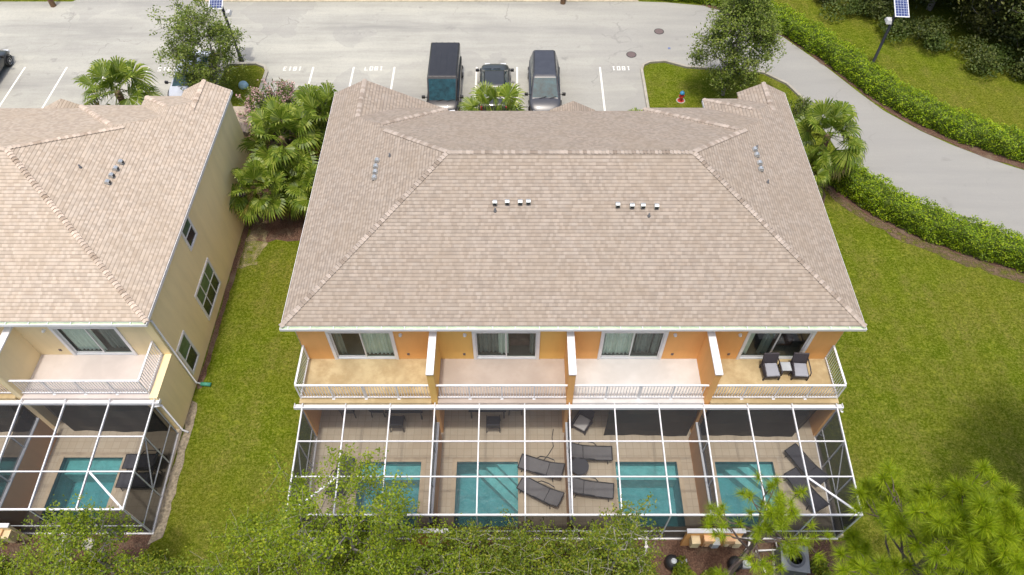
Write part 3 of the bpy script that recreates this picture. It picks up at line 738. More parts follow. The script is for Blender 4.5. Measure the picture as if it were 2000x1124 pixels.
VENTS_R = [(-5.86, 22.55, 1), (-5.88, 22.2, 1), (-5.86, 21.86, 1), (-5.86, 21.53, 1), (-5.3, 22.6, 0), (-.81, 19.55, 1), (-.33, 19.57, 1), (.18, 19.57, 1), (.5, 19.58, 1), (4.0, 19.47, 1), (4.56, 19.44, 1), (4.99, 19.44, 1), (5.52, 19.42, 1), (-.8, 19.28, 0), (5.22, 19.1, 0), (10.28, 23.25, 1), (10.30, 22.93, 1), (10.33, 22.45, 1), (10.3, 22.07, 1), (10.5, 21.45, 0), (10.43, 23.5, 0)]
VENTS_L = [(10.6, 22.45, 1), (10.54, 22.03, 1), (10.51, 21.6, 1), (10.49, 21.2, 1), (9.45, 21.6, 0)]
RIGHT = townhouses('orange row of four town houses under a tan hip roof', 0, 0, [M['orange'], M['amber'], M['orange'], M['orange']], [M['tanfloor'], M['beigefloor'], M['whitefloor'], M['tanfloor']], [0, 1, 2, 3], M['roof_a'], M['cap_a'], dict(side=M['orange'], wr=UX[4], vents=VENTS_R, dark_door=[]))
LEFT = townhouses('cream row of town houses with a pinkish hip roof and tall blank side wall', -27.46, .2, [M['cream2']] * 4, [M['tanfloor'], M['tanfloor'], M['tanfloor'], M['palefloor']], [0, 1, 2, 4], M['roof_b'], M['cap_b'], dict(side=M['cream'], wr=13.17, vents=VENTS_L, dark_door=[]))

# ------------------------------------------------------------------ pool decks, pools, screen cages
POOLS = [(-6.46, -3.93), (-2.44, .1), (4.15, 6.71), (8.3, 10.72)]
PY0, PY1 = 9.42, 12.12
def deck(dx, dy, mat, ext=0):
    m = MB(); x0, x1 = UX[0], UX[4] + ext; xs = [x0] + [v for p in (POOLS if not ext else POOLS[:3] + [(8.56, 11.04)]) for v in p] + [x1]
    for i in range(len(xs) - 1):
        a, b = xs[i] + dx, xs[i + 1] + dx
        if i % 2 == 0: m.box(a, b, 9.0 + dy, 15.44 + dy, .0, .05)
        else: m.box(a, b, PY1 + dy, 15.44 + dy, .0, .05); m.box(a, b, 9.0 + dy, PY0 + dy, 0, .05)
    struct(m.build('pool_deck', mat))
def pool(dx, dy, x0, x1, label, step):
    T = empty('swimming_pool', label, 'swimming pool', (dx, dy, 0), group='plunge pools inside the screen cages')
    y0, y1, zb = PY0, PY1, -1.25; m = MB(); t = .002
    m.face([(x0, y0, zb), (x1, y0, zb), (x1, y1, zb), (x0, y1, zb)])
    for a, b in (((x0, y0), (x1, y0)), ((x1, y0), (x1, y1)), ((x1, y1), (x0, y1)), ((x0, y1), (x0, y0))): m.face([(*a, zb), (*b, zb), (*b, .046), (*a, .046)][::-1])
    m.build('pool_shell', M['plaster'], T)
    m = MB(); q = .004
    for a, b in (((x0 + q, y0 + q), (x1 - q, y0 + q)), ((x1 - q, y0 + q), (x1 - q, y1 - q)), ((x1 - q, y1 - q), (x0 + q, y1 - q)), ((x0 + q, y1 - q), (x0 + q, y0 + q))): m.face([(*a, -.20), (*b, -.20), (*b, .045), (*a, .045)][::-1])
    m.build('tile_band', M['tile'], T)
    m = MB()
    if step == 1:
        for k, d in enumerate((.75, 1.15, 1.55)): m.add([(x1 - .006 - d, y1 - .006, z) for z in (0,)] , [])
        for k, d in enumerate((.9, 1.35, 1.8)):
            zt = -.18 - .3 * k; P = [(x1 - .006, y1 - .006), (x1 - .006 - d, y1 - .006), (x1 - .006, y1 - .006 - d)]
            m.face([(*p, zt) for p in P]); m.face([(*P[1], zt), (*P[1], zb), (*P[2], zb), (*P[2], zt)])
    if step == 2:
        m.box(x0 + .01, x1 - .01, y1 - .62, y1 - .01, zb + .01, -.35)
    if m.f: m.build('pool_steps', plain('step_plaster', (.46, .60, .56), .8, var=.2), T)  # brighter look of shallow water put into the paler step colour
    m = MB(); c = .19
    m.box(x0 - c, x1 + c, y1 + .003, y1 + c, .05, .062); m.box(x0 - c, x1 + c, y0 - c, y0 - .003, .05, .062); m.box(x0 - c, x0 - .003, y0 - .003, y1 + .003, .05, .062); m.box(x1 + .003, x1 + c, y0 - .003, y1 + .003, .05, .062)
    m.build('coping', plain('coping_stone', (.40, .33, .235), .85, var=.15), T)
    m = MB(); m.face([(x0 + .006, y0 + .006, -.07), (x1 - .006, y0 + .006, -.07), (x1 - .006, y1 - .006, -.07), (x0 + .006, y1 - .006, -.07)]); m.build('pool_water', M['water'], T)
RXB0 = [-8.47, -6.75, -4.98, -3.21, -1.44, .36, 2.14, 3.93, 5.69, 7.47, 9.22, 10.99, 12.76]
RXF0 = [-8.30, -6.58, -4.88, -3.15, -1.41, .35, 2.06, 3.85, 5.62, 7.36, 9.10, 10.82, 12.52]
CYB, CYF, CZ = 13.22, 8.97, 2.68
CYR = [11.83, 10.41]
def cage(label, dx, dy, braces, sb=0, sf=0):
    RXB, RXF = [x + sb for x in RXB0], [x + sf for x in RXF0]
    T = empty('screen_enclosure', label, 'pool cage', (dx, dy, 0))
    def bar(name, a, b, w=.055, h=.09, mat=M['white']):
        m = MB(); m.bar(a, b, w, h); return m.build(name, mat, T)
    n = len(RXB); xi = lambda i, y: RXF[i] + (RXB[i] - RXF[i]) * (y - CYF) / (CYB - CYF)
    for i in range(n): bar('rafter', (RXB[i], CYB, CZ), (RXF[i], CYF + .03, CZ), .048, .09)
    for y in CYR:
        m = MB()
        for i in range(n - 1): m.bar((xi(i, y) + .029, y, CZ + .01), (xi(i + 1, y) - .029, y, CZ + .01), .042, .06)
        m.build('purlin', M['white'], T)
    bar('eave_beam', (RXF[0] - .03, CYF, CZ), (RXF[-1] + .03, CYF, CZ), .06, .085)
    m = MB(); m.box(RXB[0] - .32, RXB[-1] + .24, CYB + .0, CYB + .03, CZ - .08, CZ + .09); m.box(RXB[0] - .32, RXB[-1] + .24, CYB + .03, CYB + .21, CZ - .08, CZ - .03); m.box(RXB[0] - .32, RXB[0] - .30, CYB + .03, CYB + .21, CZ - .03, CZ + .09)
    m.box(RXB[-1] + .22, RXB[-1] + .24, CYB + .03, CYB + .21, CZ - .03, CZ + .09); m.build('gutter_beam', M['white'], T)
    m = MB()
    for i in range(n): m.bar((RXB[i], CYB + .031, CZ + .07), (RXB[i], CYB + .24, CZ + .07), .05, .03)
    m.build('gutter_straps', M['grey'], T)
    for i in range(n):
        if i in (0, n - 1) or i % 3 != 0: bar('post', (RXF[i], CYF, .08), (RXF[i], CYF, CZ - .045), .05, .05, M['grey'])
    bar('chair_rail', (RXF[0], CYF, .92), (RXF[-1], CYF, .92), .045, .045, M['grey'])
    m = MB(); m.box(RXF[0] - .06, RXF[-1] + .06, CYF - .05, CYF + .04, .0, .085); m.build('sill', M['trim'], T)
    for i, k in ((0, 0), (n - 1, n - 1)):
        m = MB(); m.bar((RXF[k], CYF + .05, .04), (RXB[k], CYB, .04), .09, .09); m.build('sill', M['trim'], T)
        m = MB(); m.bar((RXF[k], CYF + .03, .92), (RXB[k], CYB, .92), .04, .045)
        for y in CYR: m.bar((xi(k, y), y, .09), (xi(k, y), y, CZ - .05), .05, .05)
        m.bar((xi(k, CYR[0]) , CYR[0], CZ - .1), (RXF[k] + (xi(k, CYR[1]) - RXF[k]) , CYR[1], .95), .04, .04); m.bar((RXB[k], CYB - .03, .09), (RXB[k], CYB - .03, CZ - .05), .05, .05)
        m.build('side_framing', M['grey'], T)
    for a, b in braces: bar('roof_brace', (*a, CZ + .005), (*b, CZ + .005), .07, .05)
    m = MB()
    for i in range(n - 1):
        ys = [CYF + .03] + CYR[::-1] + [CYB]
        for a, b in zip(ys, ys[1:]): m.face([(xi(i, a) + .02, a + .02, CZ), (xi(i + 1, a) - .02, a + .02, CZ), (xi(i + 1, b) - .02, b - .02, CZ), (xi(i, b) + .02, b - .02, CZ)])
    m.build('roof_screen', M['scr_roof'], T)
    m = MB(); m.face([(RXF[0] + .03, CYF, .09), (RXF[-1] - .03, CYF, .09), (RXF[-1] - .03, CYF, CZ - .05), (RXF[0] + .03, CYF, CZ - .05)])
    for k in (0, n - 1): m.face([(RXF[k], CYF + .05, .09), (RXB[k], CYB, .09), (RXB[k], CYB, CZ - .05), (RXF[k], CYF + .05, CZ - .05)])
    m.build('wall_screen', M['scr_wall'], T)
    for i in (3, 6, 9):
        xb = RXB[i] * .5 + RXF[i] * .5
        m = MB(); m.box(xb - .06, xb + .06, CYF + .06, 13.14, .05, 1.60); o = m.build('divider_wall', M['brown'], T)
        m = MB(); m.box(xb - .075, xb + .075, CYF + .06, 13.14, 1.60, 1.66); m.build('divider_cap', M['grey'], o)
        m = MB(); m.face([(xb, CYF + .06, 1.67), (xb, 13.1, 1.67), (xb, 13.1, CZ - .06), (xb, CYF + .06, CZ - .06)]); m.build('divider_screen', M['scr_wall'], o)
        m = MB()
        for y in CYR: m.bar((xb, y, 1.67), (xb, y, CZ - .05), .045, .045)
        m.build('divider_posts', M['grey'], o)
    return T
deck(0, 0, M['paver']); deck(-27.46, .2, M['paver'], .32)
PLAB = ['teal plunge pool half hidden by leaves, below the tan balcony beside the lawn', 'green plunge pool with corner steps left of the two grey loungers', 'blue plunge pool beside the divider wall under the white balcony', 'blue plunge pool with rounded step next to the dark loungers']
for i, (a, b) in enumerate(POOLS): pool(0, 0, a, b, PLAB[i], 1 if i in (1, 3) else 2)
pool(-27.2, .24, 8.3, 10.78, 'turquoise plunge pool in front of the cream town houses', 2)
pool(-27.46, .2, 4.15, 6.71, 'turquoise pool cut off by the left edge, behind the cream divider', 2)
cage('white framed screen cage over four pools behind the orange row', 0, 0, [((-6.68, 10.38), (-8.25, 9.0)), ((10.9, 10.38), (12.48, 9.0))])
cage('white framed screen cage behind the cream row', -27.46, .2, [((11.5, 10.38), (13.16, 9.0))], .27, .68)

# ------------------------------------------------------------------ furniture
def lounger(label, loc, rz, sling, back=25, arms=True):
    # foot end towards local +x
    T = empty('sun_lounger', label, 'sun lounger', loc, rz, 'loungers beside the pools')
    hw, L = .31, 1.9; a = R(back); hx, hz = -.28, .34
    bx, bz = hx - .68 * math.cos(a), hz + .68 * math.sin(a)
    m = MB()
    for s in (-1, 1):
        m.tube([(bx, s * hw, bz), (hx, s * hw, hz), (.1, s * hw, hz - .02), (.92, s * hw, hz)], .022, 6)
    m.tube([(bx, -hw, bz), (bx, hw, bz)], .022, 6); m.tube([(.92, -hw, hz), (.92, hw, hz)], .022, 6); m.tube([(hx, -hw, hz), (hx, hw, hz)], .015, 6)
    m.build('frame', M['black'], T, smooth=True)
    for x in (-.55, .72):
        for s in (-1, 1):
            q = MB(); q.tube([(x, s * hw, hz - .03), (x + (.05 if x > 0 else -.05), s * (hw + .02), 0)], .02, 6); q.build('leg', M['black'], T)
    if arms:
        for s in (-1, 1):
            q = MB(); q.tube([(-.5, s * (hw + .02), .36), (-.42, s * (hw + .05), .56), (-.15, s * (hw + .06), .60), (.15, s * (hw + .05), .52), (.28, s * (hw + .02), .33)], .022, 6); q.build('armrest', M['black'], T, smooth=True)
    q = MB(); w = hw - .01; prof = [(bx + .02, bz), ((bx + hx) / 2, (bz + hz) / 2 - .025), (hx, hz + .0), (.05, hz - .055), (.5, hz - .04), (.9, hz + .005)]
    for i in range(len(prof) - 1):
        (xa, za), (xb, zb) = prof[i], prof[i + 1]; q.add([(xa, -w, za), (xb, -w, zb), (xb, w, zb), (xa, w, za)], [(0, 1, 2, 3)])
    q.build('sling', sling, T)
    return T
DZ = .052
lounger('grey sling lounger next to the corner-step pool, nearer the house of the pair', (1.06, 11.75, DZ), R(162), M['sling'])
lounger('grey sling lounger next to the corner-step pool, farther from the house of the pair', (1.0, 10.7, DZ), R(152), M['sling'])
lounger('grey sling lounger beside the black round side table, nearer the house', (3.08, 12.38, DZ), R(-2), M['sling'])
lounger('grey sling lounger nearest the front leaves, below the round side table', (3.02, 10.85, DZ), R(-7), M['sling'])
lounger('charcoal lounger set diagonally by the side screen, closer to the house', (11.95, 11.85, DZ), R(122), M['slingd'], 20, False)
lounger('charcoal lounger set diagonally by the side screen, behind the pine sprays', (11.65, 10.78, DZ), R(118), M['slingd'], 20, False)
lounger('black lounger with raised back beside the turquoise pool, closer to the cream house', (-15.2, 12.0, DZ), R(180), M['slingd'], 55)
lounger('black lounger with raised back beside the turquoise pool, farther from the cream house', (-15.2, 11.2, DZ), R(180), M['slingd'], 55)
lounger('dark lounger behind the leaves left of the half hidden pool', (-7.1, 11.3, DZ), R(80), M['slingd'], 30)

T = empty('side_table', 'black round side table between two grey loungers', 'side table', (2.62, 11.72, DZ))
m = MB(); m.lathe([(.36, .5), (.37, .51), (.37, .535), (.35, .54)], n=24); m.build('table_top', M['slingd'], T)
for k in range(3):
    a = k * 2.094; m = MB(); m.tube([(.25 * math.cos(a), .25 * math.sin(a), .5), (.3 * math.cos(a), .3 * math.sin(a), 0)], .015, 6); m.build('leg', M['black'], T)

def patio_chair(label, loc, rz, group=None):
    # faces local -y
    T = empty('patio_chair', label, 'chair', loc, rz, group)
    m = MB(); m.box(-.28, .28, -.28, .26, .40, .44); m.build('seat', M['slingd'], T, bevel=.015)
    m = MB(); m.add([(-.28, .25, .44), (.28, .25, .44), (.28, .36, .95), (-.28, .36, .95), (-.28, .28, .44), (.28, .28, .44), (.28, .39, .95), (-.28, .39, .95)], [(0, 1, 2, 3), (7, 6, 5, 4), (0, 4, 5, 1), (2, 6, 7, 3), (0, 3, 7, 4), (1, 5, 6, 2)]); m.build('backrest', M['slingd'], T)
    for x in (-.27, .27):
        for y in (-.27, .25):
            q = MB(); q.bar((x, y, .42), (x * 1.05, y * 1.08, 0), .035); q.build('leg', M['black'], T)
        q = MB(); q.tube([(x, .27, .66), (x, -.22, .64), (x, -.27, .42)], .018, 6); q.build('armrest', M['black'], T)
    return T
def dining_set(cx, cy, lab, chairs):
    T = empty('dining_table', 'dark patio dining table ' + lab, 'table', (cx, cy, DZ))
    m = MB(); m.box(-.8, .8, -.45, .45, .70, .735); m.build('table_top', M['slingd'], T, bevel=.01)
    for x in (-.7, .7):
        for y in (-.37, .37): q = MB(); q.bar((x, y, .7), (x, y, 0), .05); q.build('leg', M['black'], T)
    for x, y, rz, l in chairs: patio_chair('dark patio chair ' + l, (cx + x, cy + y, DZ), rz, 'chairs around the patio tables')
dining_set(-4.75, 14.45, 'in the shade of the tan balcony beside the lawn', [(-.3, -.72, R(180), 'in front of the shaded table under the corner balcony'), (-1.2, .0, R(90), 'at the end of the shaded table under the corner balcony')])
dining_set(-1.2, 14.5, 'in the shade of the beige balcony', [(.25, -.78, R(180), 'at the front of the shaded table under the beige balcony'), (1.2, .05, R(-90), 'at the end of the shaded table under the beige balcony')])
patio_chair('dark patio chair alone in the shade beside the outer pier', (-7.2, 14.4, DZ), R(180), 'chairs around the patio tables')
def armchair(label, loc, rz, mat, group=None):
    T = empty('armchair', label, 'armchair', loc, rz, group)
    m = MB(); m.box(-.33, .33, -.33, .33, .20, .32); m.build('seat', M['wicker'], T, bevel=.02)
    m = MB(); m.box(-.27, .27, -.34, .26, .325, .43); m.build('cushion', mat, T, bevel=.04)
    m = MB(); V = [(-.33, .27, .3), (.33, .27, .3), (.33, .33, .3), (-.33, .33, .3), (-.31, .42, .86), (.31, .42, .86), (.31, .49, .86), (-.31, .49, .86)]
    m.add(V, [(0, 1, 5, 4), (1, 2, 6, 5), (2, 3, 7, 6), (3, 0, 4, 7), (4, 5, 6, 7), (3, 2, 1, 0)]); m.build('backrest', M['wicker'], T, bevel=.02)
    for x in (-.31, .31):
        q = MB(); q.tube([(x, .36, .60), (x * 1.06, -.05, .585), (x * 1.06, -.28, .55), (x, -.33, .40)], .026, 6); q.build('armrest', M['wicker'], T, smooth=True)
        for y in (-.3, .3): q = MB(); q.bar((x, y, .21), (x, y, 0), .05); q.build('leg', M['wicker'], T)
    return T
armchair('dark wicker balcony chair with grey cushion, closer to the party wall', (10.33, 14.75, FZ + .002), R(2), M['cushion'])
armchair('dark wicker balcony chair with grey cushion, closer to the side railing', (11.5, 14.75, FZ + .002), R(-3), M['cushion'])
armchair('dark armchair with white cushion on the deck beside the black curtain', (2.85, 13.75, DZ), R(-32), M['cushw'])
T = empty('side_table', 'small glass topped wicker table between two balcony chairs', 'side table', (10.93, 14.85, FZ + .002))
m = MB(); m.box(-.22, .22, -.22, .22, .38, .41); m.build('table_frame', M['wicker'], T)
m = MB(); m.box(-.2, .2, -.2, .2, .412, .42); m.build('table_top', M['boxgrey'], T)
for x in (-.19, .19):
    for y in (-.19, .19): q = MB(); q.bar((x, y, .38), (x, y, 0), .035); q.build('leg', M['wicker'], T)

def privacy_curtain(label, path, z1, seed):
    r = random.Random(seed); m = MB(); P = []
    for (xa, ya), (xb, yb) in zip(path, path[1:]):
        n = max(2, int(math.hypot(xb - xa, yb - ya) / .09))
        for i in range(n): t = i / n; P.append((xa + (xb - xa) * t, ya + (yb - ya) * t))
    P.append(path[-1]); H = [DZ + .01, .6, 1.3, 2.0, z1]
    def pt(i, k): return (P[i][0] + .02 * math.sin(i * .8 + k), P[i][1] + .015 * math.sin(i * .55 + k * .8) + .03 * math.sin(i * .13 + k * 2), H[k])
    for i in range(len(P) - 1):
        for k in range(4): m.face([pt(i, k), pt(i + 1, k), pt(i + 1, k + 1), pt(i, k + 1)])
    tag(m.build('privacy_curtain', M['darkmesh'], None, smooth=True), label, 'curtain')
privacy_curtain('black mesh curtain hanging below the white balcony next to the white cushioned armchair', [(3.75, 13.3), (7.3, 13.3)], 2.45, 1)
privacy_curtain('black mesh curtain wrapping the lanai by the dark diagonal loungers', [(7.8, 13.28), (11.8, 13.28), (12.55, 13.9)], 2.45, 2)
privacy_curtain('black mesh curtain hanging under the cream row balcony', [(-19.5, 13.9), (-18.9, 13.5), (-14.85, 13.5)], 2.45, 3)
privacy_curtain('black mesh curtain at the left edge under the cream row', [(-25, 13.5), (-20.4, 13.5)], 2.45, 4)
m = MB(); m.tube([(1.62, 13.6, .07), (1.55, 13.2, .07), (1.6, 12.8, .07), (1.35, 12.4, .07), (1.1, 12.1, .07)], .016, 6); tag(m.build('garden_hose', M['black']), 'thin black hose trailing over the pavers behind the grey loungers', 'hose')

# equipment behind the cages
def equip_wall(dx, dy, mat, label, boxes, hw=1.05):
    T = empty('equipment_wall', label, 'utility wall', (dx, dy, 0))
    m = MB(); m.box(-hw, hw, -.28, -.18, 0, 1.58); m.build('wall', mat, T)
    m = MB(); m.box(-hw - .04, hw + .04, -.31, -.15, 1.583, 1.65); m.build('wall_coping', M['white'], T)
    if boxes:
        for x, w, z, h, d, mt in ((-.72, .30, .75, .50, .30, 'beige'), (-.22, .38, 1.0, .34, .24, 'peach'), (-.2, .16, .55, .26, .2, 'peach'), (.08, .26, .62, .42, .28, 'boxgrey'), (.55, .36, 1.0, .34, .24, 'peach'), (.56, .16, .55, .26, .2, 'beige'), (.86, .26, .72, .52, .30, 'beige')):
            m = MB(); m.box(x - w / 2, x + w / 2, -.285 - d, -.283, z, z + h); m.box(x - w / 2 - .012, x + w / 2 + .012, -.285 - d - .012, -.283, z + h + .001, z + h + .025)
            m.box(x - .025, x + .025, -.34, -.29, .03, z - .002); m.build('meter_box', M[mt], T, bevel=.008)
    return T
equip_wall(7.46, 8.97, M['orange'], 'short orange utility wall carrying meter boxes beside the grey heat pump', True)
equip_wall(-3.2, 8.97, M['orange'], 'short orange utility wall mostly hidden behind leaves', False, .7)
equip_wall(-20.0, 9.17, M['cream2'], 'short cream utility wall with meter boxes behind the cream row', True)
T = empty('heat_pump', 'grey pool heat pump with round top fan on the mulch', 'heat pump', (10.4, 7.95, 0), R(-8)); T.scale = (1.12, 1.12, 1.1)
m = MB(); m.box(-.44, .44, -.42, .42, .06, .86); m.build('cabinet', M['acgrey'], T, bevel=.05)
m = MB(); m.box(-.46, .46, -.44, .44, .862, .91)
m.build('top_cover', M['aclight'], T, bevel=.05)
m = MB(); m.lathe([(.33, .912), (.33, .925), (.30, .926)], n=24); o = m.build('fan_opening', M['acgrey'], T)
m = MB()
for k in range(4):
    a = k * 1.571 + .4; c, s_ = math.cos(a), math.sin(a); m.add([(.07 * c, .07 * s_, .935), (.28 * c - .10 * s_, .28 * s_ + .10 * c, .932), (.29 * c + .06 * s_, .29 * s_ - .06 * c, .945)], [(0, 1, 2)])
m.lathe([(.10, .93), (.09, .955)], n=14); m.build('fan_blades', M['aclight'], T)
m = MB()
for k in range(5): m.lathe([(.06 + .055 * k, .96), (.065 + .055 * k, .962)], n=24)
for k in range(6): a = k * 1.047; m.bar((0, 0, .964), (.31 * math.cos(a), .31 * math.sin(a), .962), .006)
m.build('fan_guard', M['acgrey'], T)
m = MB(); m.box(-.5, .5, -.48, .48, 0, .06); m.build('base_slab', M['concrete'], T)
def pipe(label, pts, r=.035):
    m = MB(); m.tube(pts, r, 8); o = m.build('pool_pipe', M['pvc'], None, smooth=True); tag(o, label, 'pipe', 'white pool plumbing')
    m = MB(); m.lathe([(r * 1.7, -.05), (r * 1.7, .05)], pts[len(pts) // 2], 10); m.build('pipe_coupling', M['pvc'], o)
pipe('white pool pipe running from the cage sill towards the heat pump', [(10.05, 8.9, .3), (10.05, 8.45, .3), (9.35, 8.42, .3), (9.25, 8.4, .3), (9.4, 7.7, .3), (9.5, 7.2, .1)])
pipe('white pool pipe bent away from the cage sill over the mulch', [(9.05, 8.9, .4), (8.98, 8.6, .3), (8.7, 8.25, .12), (8.55, 7.9, .06)], .045)
pipe('white upright pool pipe low in the pine shade', [(8.6, 7.45, .05), (8.66, 7.2, .35), (8.75, 6.8, .35)], .045)
pipe('white pool pipe behind the orange row under the leafy tree', [(5.05, 8.9, .45), (5.02, 8.55, .3), (4.98, 8.3, .05)], .045)
pipe('grey white pipe standing at the sill of the cream row cage', [(-17.35, 9.05, .5), (-17.45, 8.8, .4), (-17.75, 8.35, .05)], .06)
def filter_tank(label, loc):
    T = empty('pool_filter', label, 'pool filter', loc, 0, 'black pool filters'); T.scale = (.8, .8, .75)
    m = MB(); m.lathe([(.30, 0), (.34, .1), (.34, .45), (.28, .62), (.12, .70)], n=20); m.build('tank', M['black'], T, smooth=True)
    m = MB(); m.lathe([(.12, .69), (.13, .80), (.05, .84)], (0.02, -.06, 0), 12); m.build('valve', M['boxgrey'], T)
    m = MB(); m.box(.35, .75, -.18, .18, 0.02, .30); m.lathe([(.15, .3), (.15, .42), (.1, .44)], (.55, 0, 0), 12); m.build('pump', M['boxgrey'], T, bevel=.03)
filter_tank('black pool filter with grey pump beside the bushes, left of the pair', (5.95, 8.0, 0)); filter_tank('black pool filter under the pine sprays next to the white bent pipe', (8.35, 7.95, 0))
for i, (x, y, r_) in enumerate(((-17.9, 8.9, .16), (-16.6, 8.75, .25), (-18.8, 7.6, .2))):
    m = MB(); rr = random.Random(i)
    m.lathe([(r_ * .8, 0), (r_, r_ * .3), (r_ * .7, r_ * .7), (r_ * .2, r_ * .8)], (x, y, 0), 9); m.v = [(a + rr.uniform(-.03, .03), b + rr.uniform(-.03, .03), c) for a, b, c in m.v]
    tag(m.build('rock', M['stone']), ['small pale rock by the cage sill of the cream row', 'larger pale rock in the mulch right of the grey pipe', 'pale rock among the shrubs behind the cream row'][i], 'rock', 'pale rocks in the bed')

# ------------------------------------------------------------------ street furniture
T = empty('fire_hydrant', 'red fire hydrant with blue cap on the grass island', 'fire hydrant', (10.08, 35.45, 0)); T.scale = (.85, .85, .85)
m = MB(); m.lathe([(.24, 0), (.24, .04), (.13, .06), (.12, .55), (.16, .56), (.16, .60), (.12, .61)], n=14); m.lathe([(.07, -.2), (.07, .2)], (0, 0, .43), 10, 'x'); m.lathe([(.08, -.22), (.08, 0)], (0, 0, .40), 10, 'y'); m.build('barrel', M['red'], T, smooth=False)
m = MB(); m.lathe([(.16, .612), (.17, .64), (.14, .74), (.06, .80), (.035, .81), (.035, .86)], n=14); m.build('bonnet', M['blue'], T)
m = MB(); m.lathe([(.32, .008), (.32, .022)], n=16); m.build('collar', M['concrete'], T)
for x, y, l in ((9.61, 42.6, 'round iron manhole cover with dark rim near the road centre'), (7.51, 40.05, 'round iron manhole cover nearer the parking stalls')):
    T = empty('manhole_cover', l, 'manhole cover', (x, y, 0)); m = MB(); m.lathe([(.33, .013), (.33, .02), (.30, .021)], n=28); m.build('frame', M['black'], T)
    m = MB(); m.lathe([(.29, .0215), (.28, .026)], n=28); m.build('lid', M['iron'], T)
m = MB(); m.box(9.97, 10.13, 40.65, 40.81, .007, .03); tag(m.build('road_marker', plain('marker_blue', (.12, .16, .32), .4), None, bevel=.01), 'small blue reflective marker set in the road', 'road marker')
T = empty('utility_lid', 'pale blue utility cover on the small grass island', 'utility cover', (-16.9, 36.8, 0)); m = MB(); m.lathe([(.3, 0), (.3, .12), (.24, .26), (.1, .32)], n=14); m.build('cover', M['pale_blue'], T, smooth=True)
def lamp_post(label, x, y, rz, h, hp, sg):
    T = empty('street_lamp', label, 'street lamp', (x, y, 0), rz, 'solar street lamps')
    m = MB(); m.lathe([(.16, 0), (.16, .3), (.09, .35), (.08, h)], n=12); m.build('pole', M['black'], T, smooth=True)
    m = MB(); m.bar((0, 0, h - .5), (-.35 * sg, -.25, h - .35), .06); m.build('lamp_arm', M['black'], T)
    m = MB(); V = [(-.68, -.55, h - .48), (-.28, -.55, h - .48), (-.2, -.1, h - .42), (-.72, -.1, h - .42), (-.62, -.48, h - .24), (-.32, -.48, h - .24), (-.28, -.16, h - .22), (-.64, -.16, h - .22)]
    m.add([(x * sg * .8, y, z) for x, y, z in V], [(3, 2, 1, 0), (4, 5, 6, 7), (0, 1, 5, 4), (1, 2, 6, 5), (2, 3, 7, 6), (3, 0, 4, 7)]); m.build('lamp_head', M['lampgrey'], T, bevel=.03)
    m = MB(); w, l, a = .41, .68, R(22); ca, sa = math.cos(a), math.sin(a)
    def q(u, v, k=0): return (hp + u, .12 + v * ca - k * sa, h + .25 + v * sa + k * ca)
    m.add([q(-w, -l), q(w, -l), q(w, l), q(-w, l), q(-w, -l, .04), q(w, -l, .04), q(w, l, .04), q(-w, l, .04)], [(3, 2, 1, 0), (4, 5, 6, 7), (0, 1, 5, 4), (1, 2, 6, 5), (2, 3, 7, 6), (3, 0, 4, 7)]); o = m.build('solar_panel', M['white'], T)
    e = .05; m = MB(); m.add([q(-w + e, -l + e, .044), q(w - e, -l + e, .044), q(w - e, l - e, .044), q(-w + e, l - e, .044)], [(0, 1, 2, 3)]); m.build('solar_cells', M['solar'], o)
    m = MB(); m.bar((0, 0, h - .05), (hp, .12, h + .24), .06); m.build('panel_bracket', M['lampgrey'], T)
    return T
LAMPS = [('black solar street lamp beyond the hedge on the lawn', 22.37, 38.25, R(-4), 4.2, .2, 1), ('black solar street lamp rising behind the small parking island tree', -17.6, 39.3, R(2), 4.05, -.22, -1)]
for l, x, y, rz, h, hp, sg in LAMPS: lamp_post(l, x, y, rz, h, hp, sg)
for x, y, l in ((-32.1, 45.6, 'thick brown wooden post at the road edge by the hedge gap'), (3.3, 45.95, 'brown wooden post in front of the long hedge')):
    T = empty('timber_post', l, 'post', (x, y, 0)); m = MB(); m.lathe([(.19, 0), (.17, .6), (.16, 3.0)], n=10); m.build('post', M['wood'], T)
    m = MB(); m.lathe([(.18, 3.0), (.17, 3.05)], n=10); m.build('post_cap', M['wood'], T)

